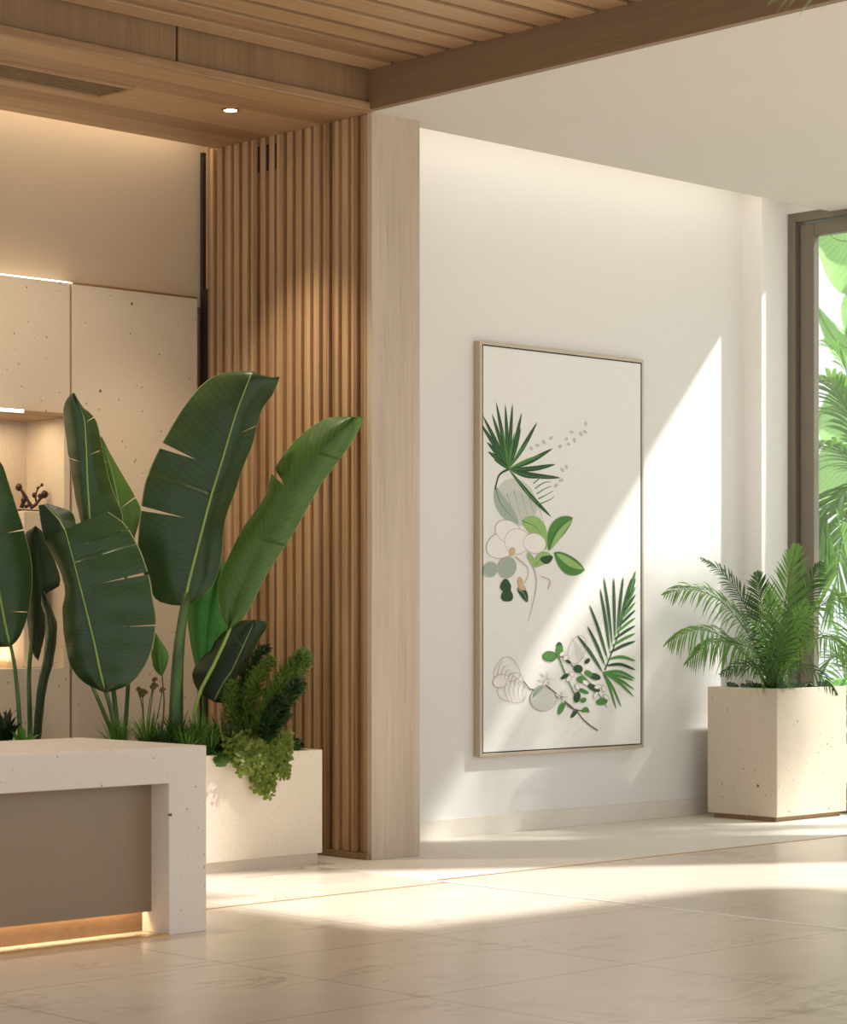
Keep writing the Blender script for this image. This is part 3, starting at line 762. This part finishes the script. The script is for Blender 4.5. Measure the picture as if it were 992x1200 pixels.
for i in range(1300):
    p = on_y(U(262, 342), U(845, 878), 8.86 + U(-.06, .06)); p.z = .585 + .10 * R() * R() + U(0, .03)
    leaflet(m, p, Vector((U(-.8, .4), U(-1, .2), U(.2, 1))).normalized(), Vector((U(-1, 1), U(-1, 1), U(-.5, 1))), U(.008, .013))
m.build('foliage', M['trail'], tp)['kind'] = 'stuff'

# ------------------------------------------------------------------ palms
def frond(parent, C, nl, lmax, width, mats, droop=.35, ang=.9, start=.15, spread_up=None, name='frond', flat=1.0):
    m = MB(); m.tube(C[::2] if len(C) > 12 else C, [.006 * (1 - .75 * i / max(1, len(C[::2]) - 1)) for i in range(len(C[::2] if len(C) > 12 else C))], 6)
    n = len(C) - 1
    for i in range(nl):
        s = start + (1 - start) * i / (nl - 1); f = s * n; k = min(n - 1, int(f)); p = C[k].lerp(C[k + 1], f - k)
        tg = (C[k + 1] - C[k]).normalized()
        up = spread_up if spread_up is not None else Vector((0, 0, 1))
        sd = tg.cross(up); sd = sd.normalized() if sd.length > .05 else Vector((S_, -C_, 0))
        nrm = sd.cross(tg).normalized()
        L = lmax * (math.sin(math.pi * (.12 + .86 * (s - start) / (1 - start))) ** .7) * U(.9, 1.08)
        for sg in (-1, 1):
            a = ang * (1 - .45 * s) + U(-.08, .08)
            d = (sd * sg * math.sin(a) + tg * math.cos(a) + nrm * U(-.05, .34) * flat).normalized()
            pts = []
            for q in range(5):
                r = q / 4; pts.append(p + d * L * r + Vector((0, 0, -droop * L * r * r)))
            across = d.cross(nrm).normalized()
            m.blade(pts, width * U(.8, 1.15), (across + nrm * .25 * sg).normalized(), 1 if len(mats) > 1 else 0)
    return m.build(name, [M[x] for x in mats], parent)
DR = 14.5
pb_ = at(908, 805, DR); pb = Vector((11.68, 8.96, .792))
pr = thing('parlor_palm', 'bushy green palm with arching fronds in the cubic planter', 'plant', pb)
def pf(pts, nl=30, lmax=.2, w=.0105, mats=('stalk', 'palm'), **k):
    nl = int(nl * 1.5); lmax *= 1.12; k.setdefault('spread_up', Vector((-C_, -S_, .95)))
    C = [pb + Vector((U(-.06, .06), U(-.06, .06), 0))] + [at(*p) for p in pts]
    frond(pr, spline(C, 24), nl, lmax, w, mats, **k)
pf([(882, 752, 14.3), (845, 705, 14.1), (808, 690, 13.95), (780, 696, 13.85)], 34, .22, droop=.5)
pf([(880, 775, 14.2), (845, 745, 14.0), (812, 738, 13.8), (784, 752, 13.7)], 32, .24, droop=.7)
pf([(888, 745, 14.3), (868, 700, 14.2), (845, 670, 14.15), (822, 655, 14.1)], 32, .14, droop=.3, mats=('stalk', 'palm_d'))
pf([(892, 770, 14.2), (868, 755, 14.05), (835, 752, 13.9), (806, 775, 13.8)], 28, .2, droop=.7)
pf([(902, 750, 14.3), (892, 710, 14.2), (886, 672, 14.1)], 34, .2, droop=.1, mats=('stalk', 'palm_d'), spread_up=Vector((-C_, -S_, .2)))
pf([(915, 740, 14.3), (922, 690, 14.25), (932, 640, 14.2)], 36, .2, droop=.1, spread_up=Vector((-C_, -S_, .2)))
pf([(925, 740, 14.4), (945, 690, 14.3), (962, 660, 14.2)], 30, .2, droop=.3, mats=('stalk', 'palm_d'), spread_up=Vector((-C_, -S_, .5)))
pf([(925, 755, 14.2), (955, 715, 14.0), (985, 700, 13.9), (1005, 712, 13.85)], 30, .2, droop=.5)
pf([(925, 770, 14.1), (950, 750, 13.9), (975, 750, 13.7), (1000, 775, 13.6)], 30, .2, droop=.6)
pf([(900, 765, 14.0), (880, 735, 13.9), (858, 712, 13.8)], 26, .19, droop=.4, mats=('stalk', 'palm_d'))
pf([(908, 765, 14.0), (905, 730, 13.9), (900, 690, 13.8)], 30, .19, droop=.15, spread_up=Vector((-C_, -S_, .2)))
pf([(915, 770, 14.0), (928, 735, 13.85), (944, 705, 13.75)], 28, .19, droop=.3, spread_up=Vector((-C_, -S_, .4)))
pf([(915, 790, 13.9), (935, 780, 13.7), (960, 790, 13.6), (978, 812, 13.55)], 22, .14, droop=.5, mats=('stalk', 'palm_d'))
pf([(895, 785, 14.0), (870, 780, 13.9), (845, 790, 13.8)], 22, .14, droop=.4, mats=('stalk', 'palm_d'))
pf([(905, 780, 13.95), (895, 750, 13.8), (878, 725, 13.7)], 26, .17, droop=.4)
pf([(910, 780, 13.9), (918, 750, 13.75), (922, 715, 13.7)], 28, .17, droop=.2, mats=('stalk', 'palm_d'), spread_up=Vector((-C_, -S_, .3)))
gb = Vector((11.5, 8.85, .80))
gc = thing('ground_cover', 'low dark leafy growth around the palm stems in the cubic planter', 'plant', gb)
m = MB()
for i in range(240):
    p = Vector((U(RX0 + .05, RX1 - .05), U(RY0 + .05, RY1 - .05), .80 + U(0, .03)))
    leaflet(m, p, Vector((U(-.6, .6), U(-.8, .4), U(.3, 1))).normalized(), Vector((U(-1, 1), U(-1, 1), U(0, 1))), U(.014, .026))
m.build('foliage', M['grass_d'], gc)['kind'] = 'stuff'

# tall palm that stands just off the view at the right, one frond reaching in at the top corner
kb = at(1420, 1285, 6.0); kb.z = 0
kp = thing('kentia_palm', 'tall potted palm whose frond tips reach in below the beam corner', 'plant', kb)
m = MB(); disc(m, kb, .19, .24, .0, .42, 28); disc(m, kb, .24, .215, .42, .42, 28); disc(m, kb, .215, .0005, .38, .385, 28); m.build('pot', M['planter'], kp)
ktop = at(1400, 300, 6.0)
m = MB(); m.tube(spline([Vector((kb.x, kb.y, .38)), kb.lerp(ktop, .5) + Vector((.02, .02, 0)), ktop], 12), [.035 - .0012 * i for i in range(13)], 10); m.build('trunk', M['bark'], kp)
for pts in ([(1310, 80, 6.0), (1160, -40, 6.0), (1010, -30, 6.0), (910, -4, 6.0)], [(1410, 120, 6.1), (1390, -50, 6.3), (1360, -120, 6.6)], [(1470, 120, 5.9), (1560, 30, 5.7), (1650, 100, 5.5)], [(1430, 120, 5.8), (1490, -70, 5.4), (1530, -70, 5.0)], [(1370, 120, 6.3), (1290, 10, 6.8), (1240, 60, 7.2)]):
    frond(kp, spline([ktop] + [at(*p) for p in pts], 24), 34, .2, .018, ('stalk', 'palm_o'), .55, start=.3)

# ------------------------------------------------------------------ framed picture
YW = 9.397; PX0, PX1, PZ0, PZ1 = 9.43, 10.87, .452, 2.852; YF = YW - .052
fp = thing('framed_picture', 'tall framed botanical print of orchids and palm leaves on the white wall', 'picture', (10.15, YW, .45))
FW = .020
m = MB(); m.box(PX0, PX0 + FW, YF, YW - .001, PZ0, PZ1, .002); m.box(PX1 - FW, PX1, YF, YW - .001, PZ0, PZ1, .002); m.box(PX0 + FW, PX1 - FW, YF, YW - .001, PZ1 - FW, PZ1, .002); m.box(PX0 + FW, PX1 - FW, YF, YW - .001, PZ0, PZ0 + FW, .002)
m.build('frame', M['champ'], fp)
m = MB(); a, b_ = FW, FW + .007
yl = YF + .001
m.box(PX0 + a, PX0 + b_, yl, yl + .01, PZ0 + a, PZ1 - a); m.box(PX1 - b_, PX1 - a, yl, yl + .01, PZ0 + a, PZ1 - a); m.box(PX0 + b_, PX1 - b_, yl, yl + .01, PZ1 - b_, PZ1 - a); m.box(PX0 + b_, PX1 - b_, yl, yl + .01, PZ0 + a, PZ0 + b_)
m.build('shadow_line', M['black'], fp)  # black strips, painted shade of the gap inside the frame
YC = YF + .003
one((PX0 + b_, PX1 - b_, YC, YC + .012, PZ0 + b_, PZ1 - b_)).build('canvas', M['canvas'], fp)
AM = ['a_dark', 'a_mid', 'a_light', 'a_grey', 'a_pale', 'a_white', 'a_line', 'a_pink', 'a_stem']
art = MB(); layer = [0]
def A_(x, y, org, sc=4.133):
    p = on_y(org[0] + x / sc, org[1] + y / sc, YC); return p
O1, O2 = (530, 390), (530, 650)
def flat(poly, mi):
    layer[0] += 1; yy = YC - .0008 - layer[0] * .000012
    art.add([(min(max(p.x, PX0 + b_), PX1 - b_), yy, p.z) for p in poly], [tuple(range(len(poly)))], None, AM.index(mi))
def stroke(pts, w0, w1, mi, org):
    P = spline([A_(x, y, org) for x, y in pts], 10); layer[0] += 1; yy = YC - .0008 - layer[0] * .000012; vs = []
    for i, p in enumerate(P):
        t = (P[min(i + 1, 10)] - P[max(i - 1, 0)]).normalized(); nn = Vector((-t.z, 0, t.x)); w = (w0 + (w1 - w0) * i / 10) / 2
        for s in (-1, 1):
            q = p + nn * w * s; vs.append((min(max(q.x, PX0 + b_), PX1 - b_), yy, q.z))
    art.add(vs, [(2 * i, 2 * i + 1, 2 * i + 3, 2 * i + 2) for i in range(10)], None, AM.index(mi))
def lens(pts, w, mi, org, rib=None, blunt=.7):
    """leaf shape along pts (crop pixels), w in metres"""
    P = spline([A_(x, y, org) for x, y in pts], 14); L, Rr = [], []
    for i, p in enumerate(P):
        t = (P[min(i + 1, 14)] - P[max(i - 1, 0)]).normalized(); nn = Vector((-t.z, 0, t.x)); k = w / 2 * math.sin(math.pi * i / 14) ** blunt
        L.append(p + nn * k); Rr.append(p - nn * k)
    flat(L + Rr[::-1][1:-1], mi)
    if rib: stroke(pts, .006, .001, rib, org)
def oval(cx, cy, rx, ry, rot, mi, org, outline=None, wob=0):
    pts = []
    for k in range(24):
        g = k * math.pi / 12; q = 1 + wob * math.sin(3 * g + rot)
        x, y = rx * q * math.cos(g), ry * q * math.sin(g)
        pts.append((cx + x * math.cos(rot) - y * math.sin(rot), cy + x * math.sin(rot) + y * math.cos(rot)))
    if mi: flat([A_(x, y, org) for x, y in pts], mi)
    if outline:
        pts.append(pts[0])
        for i in range(0, 24, 3): stroke(pts[i:i + 4], .0035, .0035, outline, org)
# upper spray
oval(310, 820, 95, 120, -.45, 'a_pale', O1)
for i in range(16):
    x = 225 + i * 12; stroke([(x, 760 + abs(i - 6) * 6), (x + 22, 830 + i * 3), (x + 40, 900 + i * 2)], .004, .001, 'a_grey' if i % 3 else 'a_dark', O1)
lens([(205, 740), (235, 830), (320, 925)], .10, 'a_grey', O1, 'a_dark')
for tx, ty in ((130, 433), (145, 400), (190, 390), (210, 332), (255, 345), (290, 340), (335, 385), (410, 432), (330, 460), (165, 528), (170, 575), (200, 612), (485, 560), (500, 637), (525, 703), (480, 895), (440, 700)):
    mx, my = 270 + (tx - 270) * .5, 660 + (ty - 660) * .5 + (10 if tx > 300 else -6)
    lens([(270, 660), (mx, my), (tx, ty)], .030, 'a_dark', O1, 'a_mid')
for tx, ty in ((240, 470), (300, 480), (370, 520), (430, 590)):
    lens([(270, 660), (270 + (tx - 270) * .5, 660 + (ty - 660) * .55), (tx, ty)], .016, 'a_mid', O1)
stroke([(270, 660), (225, 690), (205, 760)], .014, .010, 'a_dark', O1)
for i in range(5): stroke([(390 + i * 8, 730 + i * 25), (430 + i * 12, 700 + i * 26), (470 + i * 5, 700 + i * 22)], .008, .003, 'a_mid', O1)
stroke([(290, 680), (380, 800), (420, 830)], .010, .006, 'a_mid', O1)
for x, y in ((520, 550), (550, 515), (560, 540), (575, 480), (590, 520), (620, 490), (645, 440), (640, 480), (475, 510), (440, 530), (410, 545), (380, 560), (530, 665), (550, 650), (525, 715), (500, 740)):
    oval(x, y, 9, 5, U(0, 3), 'a_pale', O1, 'a_line')
oval(235, 1030, 75, 60, -.4, 'a_white', O1, 'a_line'); oval(270, 965, 70, 52, .6, 'a_white', O1, 'a_line'); oval(310, 1010, 60, 62, 0, 'a_white', O1, 'a_line')
lens([(335, 910), (410, 950), (452, 1050)], .125, 'a_light', O1, 'a_mid')
lens([(462, 1055), (500, 960), (580, 895)], .115, 'a_mid', O1, 'a_dark'); lens([(470, 1050), (520, 970), (575, 905)], .04, 'a_light', O1)
oval(395, 1020, 55, 48, .3, 'a_white', O1, 'a_line')
oval(285, 1060, 16, 22, .3, 'a_pink', O1)
lens([(490, -10), (560, 50), (638, 75)], .115, 'a_mid', O2, 'a_dark'); lens([(500, -5), (570, 40), (630, 70)], .045, 'a_light', O2)
lens([(390, 60), (430, 20), (480, 5)], .075, 'a_light', O2, 'a_mid'); lens([(420, 20), (455, 25), (485, 10)], .05, 'a_dark', O2)
lens([(360, -10), (385, 30), (395, 65)], .04, 'a_light', O2)
oval(262, 62, 44, 52, .3, 'a_grey', O2, 'a_line'); oval(182, 72, 34, 38, .4, 'a_grey', O2, 'a_pale')
oval(255, 150, 26, 30, 0, 'a_dark', O2, None, .1); oval(262, 195, 28, 36, 0, 'a_dark', O2, None, .12)
lens([(310, 165), (340, 185), (362, 230)], .055, 'a_dark', O2, 'a_grey')
oval(325, 130, 12, 22, 0, 'a_pink', O2); oval(335, 160, 20, 12, .3, 'a_pink', O2)
stroke([(300, 10), (360, 60), (360, 110), (335, 150)], .007, .004, 'a_line', O2); stroke([(360, 10), (400, 90), (400, 180), (365, 322)], .009, .003, 'a_line', O2)
stroke([(425, 105), (470, 125), (462, 165)], .005, .008, 'a_pink', O2)
art.build('painted_orchid_spray', [M[x] for x in AM], fp); art = MB()
# palm leaf lower right
stroke([(735, 560), (790, 420), (830, 280), (880, 120)], .009, .004, 'a_dark', O2)
for k, (tx, ty) in enumerate(((600, 390), (650, 345), (660, 240), (712, 160), (730, 105), (778, 108), (825, 105), (868, 108))):
    s = k / 8; bx, by = 725 + s * 95, 570 - s * 260
    lens([(bx, by), (bx + (tx - bx) * .5, by + (ty - by) * .55), (tx, ty)], .024, 'a_dark', O2, 'a_mid', .5)
for k in range(13):
    s = k / 12; bx, by = 725 + s * 130, 570 - s * 380; ex = 884; ey = by - 28 + (1 - s) * (60 if k < 3 else -10) - 14 * k * .5
    lens([(bx, by), (bx + (ex - bx) * .5, by + (ey - by) * .35 - 14), (ex, ey)], .020, 'a_dark' if k % 2 else 'a_mid', O2, None, .5)
for tx, ty in ((790, 748), (815, 738), (878, 690), (880, 655), (878, 610)): lens([(725, 570), (725 + (tx - 725) * .5, 570 + (ty - 570) * .4), (tx, ty)], .018, 'a_mid', O2, None, .5)
art.build('painted_palm_leaf', [M[x] for x in AM], fp); art = MB()
# lower flower branch
oval(262, 560, 62, 58, 0, None, O2, 'a_line', .1); oval(290, 650, 66, 72, .4, None, O2, 'a_line', .12); oval(232, 612, 40, 30, -.4, 'a_white', O2, 'a_line')
for i in range(7): stroke([(215 + i * 16, 585 + i * 8), (225 + i * 17, 540 + i * 12), (240 + i * 18, 515 + i * 22)], .004, .003, 'a_line', O2)
for i in range(5): stroke([(260 + i * 22, 600 + i * 8), (250 + i * 22, 660), (270 + i * 18, 715)], .004, .003, 'a_line', O2)
stroke([(340, 612), (370, 650), (500, 685), (600, 760), (640, 810), (700, 852)], .008, .009, 'a_stem', O2); stroke([(440, 625), (520, 690), (575, 745), (655, 760)], .009, .008, 'a_stem', O2)
oval(435, 700, 62, 56, .2, 'a_pale', O2, 'a_line'); lens([(385, 690), (405, 660), (440, 635)], .04, 'a_grey', O2, 'a_dark')
for k in range(6): lens([(455, 600), (455 + 22 * math.cos(k), 600 + 22 * math.sin(k)), (455 + 45 * math.cos(k), 600 + 40 * math.sin(k))], .018, 'a_white', O2, 'a_line')
for k in range(5): lens([(525, 690), (525 + 16 * math.cos(k * 1.2), 690 + 16 * math.sin(k * 1.2)), (525 + 34 * math.cos(k * 1.2), 690 + 32 * math.sin(k * 1.2))], .018, 'a_white', O2, 'a_stem')
lens([(510, 775), (525, 740), (545, 720)], .045, 'a_mid', O2); lens([(570, 790), (590, 765), (605, 755)], .03, 'a_dark', O2); lens([(620, 760), (645, 750), (660, 765)], .03, 'a_mid', O2)
oval(468, 492, 33, 24, .1, 'a_mid', O2, 'a_dark'); lens([(500, 440), (515, 440), (520, 500)], .05, 'a_dark', O2); oval(515, 468, 17, 30, 0, 'a_mid', O2)
stroke([(505, 480), (540, 570), (570, 640), (600, 700)], .012, .008, 'a_mid', O2); stroke([(525, 490), (600, 560), (680, 640), (745, 740)], .008, .005, 'a_stem', O2)
for x, y, rx, ry, r, c in ((605, 553, 23, 20, .3, 'a_dark'), (622, 605, 24, 18, .2, 'a_mid'), (685, 590, 30, 16, .3, 'a_dark'), (720, 712, 28, 17, -.2, 'a_mid'), (680, 645, 34, 15, .5, 'a_dark'), (655, 575, 20, 14, .6, 'a_mid'), (540, 590, 22, 9, -.6, 'a_dark'), (558, 518, 14, 8, .5, 'a_dark'), (630, 660, 30, 10, .4, 'a_mid'), (600, 690, 16, 28, .2, 'a_dark'), (630, 705, 16, 12, -.5, 'a_mid'), (650, 515, 16, 10, -.8, 'a_dark')):
    oval(x, y, rx, ry, r, c, O2)
for x, y in ((530, 480), (545, 500), (575, 580), (560, 600), (640, 620), (700, 640), (730, 650), (690, 680), (740, 690), (600, 640)): oval(x, y, 16, 9, U(0, 3), 'a_white', O2, 'a_line')
oval(600, 460, 40, 70, .3, None, O2, 'a_line')
for i in range(4): stroke([(575 + i * 14, 400 + i * 14), (590 + i * 12, 450 + i * 10), (600 + i * 10, 505)], .003, .003, 'a_line', O2)
art.build('painted_flower_branch', [M[x] for x in AM], fp)

# ------------------------------------------------------------------ niche display
pz = 1.825; p0 = on_y(32, 597, 10.36)
pd = tag(one((p0.x - .075, p0.x + .075, 10.28, 10.44, NZ0 + .001, p0.z - .012), bev=.004).build('display_plinth', M['panel']), 'slim pale stone plinth standing inside the lit wall niche', 'plinth')
fz = p0.z - .012
fg = thing('twig_sculpture', 'small dark bronze branching figurine on the niche plinth', 'sculpture', (p0.x, 10.36, fz))
one((p0.x - .065, p0.x + .055, 10.33, 10.39, fz, fz + .010), bev=.002).build('base', M['figure'], fg)
def F(x, y): return at(x / 3.968, 420 + y / 3.968, p0.x * C_ + 10.36 * S_)
m = MB()
for pts, r in (([(100, 695), (112, 650), (105, 625), (90, 600)], .012), ([(115, 690), (135, 680), (120, 640), (100, 610)], .010), ([(140, 695), (165, 680), (185, 655), (205, 640), (215, 625)], .011), ([(170, 675), (165, 640), (175, 610), (195, 588)], .006), ([(150, 690), (130, 660), (118, 640)], .009)):
    c = spline([F(*p) for p in pts], 10); m.tube(c, [r * (1 - .05 * i) for i in range(11)], 8)
for x, y, r in ((88, 600, .019), (160, 636, .014), (195, 588, .009), (176, 603, .008), (208, 632, .020), (185, 640, .013), (110, 660, .017)): m.ball(F(x, y), r, 0, 9, 6, (1, .8, 1.1), .1)
m.build('branches', M['figure'], fg)

# ------------------------------------------------------------------ garden
struct(one((12.36, 30, -12, 30, -0.12, -.02)).build('ground', M['lawn']), 'pale green lawn outside the window')
def gbanana(label, px, py, D, leaves, hstem):
    base = at(px, py, D); base.z = -.02
    t = thing('garden_banana', label, 'plant', base, 'garden banana plants')
    for L in leaves: big_leaf('leaf', t, L[0], L[1], L[2], L[3], D, 24, 6, .03, L[4], .03, .012)
    m = MB()
    tops = at(*hstem, D); m.tube([base, base.lerp(tops, .5), tops], [.09, .07, .04], 10); m.build('stem', M['stalk'], t)
    return t
gbanana('garden banana with broad leaves hanging across the window top', 1030, 900, 17.8, [
    ([(1030, 300), (1005, 285), (980, 280), (960, 262), (945, 240)], [(1030, 300), (1010, 330, .1), (990, 345, .1), (972, 330, .1), (958, 295, .1), (945, 240)], [(1030, 300), (1010, 262, .1), (985, 240, .1), (960, 230), (945, 240)], 'banana_o', ()),
    ([(1035, 300), (1020, 330), (1008, 370), (995, 410)], [(1035, 300), (1005, 320, .1), (985, 360, .1), (995, 410)], [(1035, 300), (1040, 340, .1), (1020, 390, .1), (995, 410)], 'banana_o', ()),
    ([(1035, 320), (1005, 400), (980, 400), (950, 350)], [(1035, 320), (1010, 425, .1), (975, 415, .1), (950, 350)], [(1035, 320), (1005, 380, .1), (985, 385, .1), (950, 350)], 'banana_o', ())], (1032, 300))
gbanana('garden banana with wide ribbed leaves halfway up the window', 1045, 900, 19.0, [
    ([(1045, 600), (1010, 560), (975, 545), (945, 560)], [(1045, 600), (1000, 600, .1), (965, 590, .1), (945, 560)], [(1045, 600), (1010, 530, .1), (970, 520, .1), (945, 560)], 'banana_o', ()),
    ([(1045, 560), (1010, 500), (980, 475), (955, 490)], [(1045, 560), (1000, 540, .1), (965, 520, .1), (955, 490)], [(1045, 560), (1015, 470, .1), (980, 450, .1), (955, 490)], 'banana_o', ())], (1046, 590))
def gpalm(label, px, D, top, fr, nl=34, lmax=.4, w=.035, mats=('stalk', 'palm_o'), trunk=.06, grp='garden palms'):
    base = at(px, 900, D); base.z = -.02; tp_ = at(px, top, D)
    t = thing('garden_palm', label, 'plant', base, grp)
    m = MB(); m.tube([base, base.lerp(tp_, .5), tp_], [trunk, trunk * .8, trunk * .6], 10); m.build('trunk', M['bark'], t)
    for pts in fr: frond(t, spline([tp_] + [at(*p) for p in pts], 24), nl, lmax, w, mats, .4, start=.12)
    return t
gpalm('slim garden palm with feathery fronds crossing the window middle', 1016, 16.4, 560, [
    [(992, 480, 16.3), (968, 445, 16.2), (950, 455, 16.2)], [(988, 530, 16.2), (964, 520, 16.1), (948, 540, 16.1)], [(1000, 470, 16.4), (985, 420, 16.4), (965, 400, 16.4)],
    [(988, 580, 16.1), (968, 600, 16.1), (956, 640, 16.0)], [(1040, 480, 16.5), (1070, 450, 16.6), (1100, 480, 16.6)], [(992, 600, 16.2), (982, 660, 16.1), (976, 720, 16.1)]], lmax=.42, w=.036, mats=('stalk', 'palm'))
gpalm('short garden palm right outside behind the cubic planter', 1012, 15.75, 800, [
    [(996, 740, 15.7), (982, 700, 15.7), (964, 690, 15.7)], [(1000, 720, 15.8), (990, 650, 15.8), (980, 600, 15.8)], [(992, 780, 15.7), (976, 770, 15.7), (963, 790, 15.7)],
    [(1028, 740, 15.9), (1056, 700, 16.0), (1086, 720, 16.0)], [(996, 820, 15.7), (988, 840, 15.7), (982, 870, 15.7)]], 30, .32, .028, ('stalk', 'palm'))
gpalm('young garden palm low by the window sill', 1004, 17.6, 860, [
    [(985, 820, 17.6), (970, 800, 17.5), (955, 810, 17.5)], [(990, 800, 17.7), (985, 760, 17.7), (975, 730, 17.7)], [(985, 860, 17.5), (975, 860, 17.5), (965, 880, 17.5)], [(1020, 820, 17.6), (1045, 800, 17.6), (1065, 830, 17.6)]], 26, .4, .03)

tb2 = Vector((14.6, 6.3, -.02))  # tree added out of view to break up sun on the picture wall
sh = thing('gobo_tree', 'loose leafy tree added out of view beside the pier to dapple the sunlight', 'tree', tb2)
m = MB(); tips = []
for i in range(7):
    e = Vector((14.6 + U(-.5, .5), 6.35 + U(-.7, .7), U(4.6, 5.4))); c = spline([tb2, Vector((14.6, 6.3, 2.2)), Vector((14.6, 6.3, 3.2)).lerp(e, .5), e], 12); m.tube(c, [.06 - .004 * k for k in range(13)], 7); tips.append(e)
m.build('trunk', M['bark'], sh)
m = MB()
for i in range(360):
    p = Vector((14.6 + U(-.6, .6), U(5.35, 7.25), U(4.3, 5.7)))
    if (p.z - 5.0) ** 2 / .5 + (p.y - 6.3) ** 2 / .95 > 1: continue
    d = Vector((U(-1, 1), U(-1, 1), U(-.9, .5))).normalized(); sd_ = d.cross(Vector((U(-1, 1), U(-1, 1), 1))).normalized()
    m.blade([p, p + d * .1, p + d * .2 + Vector((0, 0, -.02)), p + d * .3 + Vector((0, 0, -.06))], .12, sd_)
m.build('foliage', M['palm_o'], sh)['kind'] = 'stuff'

# ------------------------------------------------------------------ lights
def area(name, loc, sx, sy, power, col, rot=(0, 0, 0)):
    l = bpy.data.lights.new(name, 'AREA'); l.shape = 'RECTANGLE'; l.size = sx; l.size_y = sy; l.energy = power; l.color = col
    o = bpy.data.objects.new(name, l); COL.objects.link(o); o.location = loc; o.rotation_euler = rot; return o
area('cove_light_picture_wall', (10.1, 9.10, 4.14), 3.5, .06, 6.5, (1.0, .91, .77), (math.radians(12), 0, 0))
area('cove_light_alcove', (5.4, 10.06, 4.10), 5.2, .05, 15, (1.0, .86, .66), (math.radians(14), 0, 0))
area('niche_light', ((NX0 + NX1) / 2, 10.3, NZ1 - .03), 1.2, .06, 5.5, (1.0, .82, .58))
area('niche_floor_light', ((NX0 + NX1) / 2, 10.46, NZ0 + .03), 1.3, .03, 3.0, (1.0, .82, .58), (math.pi, 0, 0))
area('toe_light', (4.4, 7.414, .112), 2.3, .02, 3.2, (1.0, .74, .42), (math.radians(-8), 0, 0))
sp = bpy.data.lights.new('downlight_beam', 'SPOT'); sp.energy = 110; sp.color = (1, .86, .66); sp.spot_size = math.radians(80); sp.spot_blend = .7; sp.shadow_soft_size = .03
o = bpy.data.objects.new('downlight_beam', sp); COL.objects.link(o); o.location = (DLX, DLY, 3.855)
s2 = bpy.data.lights.new('alcove_fill', 'SPOT'); s2.energy = 110; s2.color = (1, .85, .64); s2.spot_size = math.radians(75); s2.spot_blend = .9; s2.shadow_soft_size = .08
o = bpy.data.objects.new('alcove_fill', s2); COL.objects.link(o); o.location = (6.2, 8.9, 3.86); o.rotation_euler = (Vector((7.1, 10.17, 1.7)) - Vector((6.2, 8.9, 3.86))).to_track_quat('-Z', 'Y').to_euler()  # added fill without a fixture, brightens the stone panels
for k_, (x_, y_) in enumerate(((5.3, 7.75), (4.3, 7.75))):
    s3 = bpy.data.lights.new('desk_fill', 'SPOT'); s3.energy = 75; s3.color = (1, .87, .70); s3.spot_size = math.radians(62); s3.spot_blend = .9; s3.shadow_soft_size = .06
    o = bpy.data.objects.new('desk_fill', s3); COL.objects.link(o); o.location = (x_, y_, 4.06)  # added fill over the desk top, no fixture modelled
sun = bpy.data.lights.new('sun', 'SUN'); sun.energy = 6.8; sun.angle = math.radians(2.4); sun.color = (1.0, .962, .915)
so = bpy.data.objects.new('sun', sun); COL.objects.link(so)
sd = Vector((-1.5, 1.0, -1.7)); so.rotation_euler = sd.to_track_quat('-Z', 'Y').to_euler(); so.location = (16, 4, 8)

wd = bpy.data.worlds.new('world'); bpy.context.scene.world = wd; wd.use_nodes = True
bg = wd.node_tree.nodes['Background']; bg.inputs[0].default_value = (.93, .965, 1.0, 1); bg.inputs[1].default_value = 1.15

# ------------------------------------------------------------------ camera
cam = bpy.data.cameras.new('camera'); co = bpy.data.objects.new('camera', cam); COL.objects.link(co)
cam.sensor_fit = 'VERTICAL'; cam.sensor_height = 36; cam.sensor_width = 36 * 992 / 1200; cam.lens = FPX / 1200 * 36
cam.shift_y = (HZ - 600) / 1200; cam.clip_end = 200
co.location = (0, 0, EYE); co.rotation_euler = (math.pi / 2, 0, -(math.pi / 2 - math.atan2(S_, C_)))
cam.dof.use_dof = True; cam.dof.focus_distance = 11.8; cam.dof.aperture_fstop = 6.3
bpy.context.scene.camera = co
sc = bpy.context.scene
sc.view_settings.view_transform = 'Standard'; sc.view_settings.look = 'None'; sc.view_settings.exposure = 0.14
for o in list(bpy.data.objects):
    if '_o' in o.keys(): del o['_o']
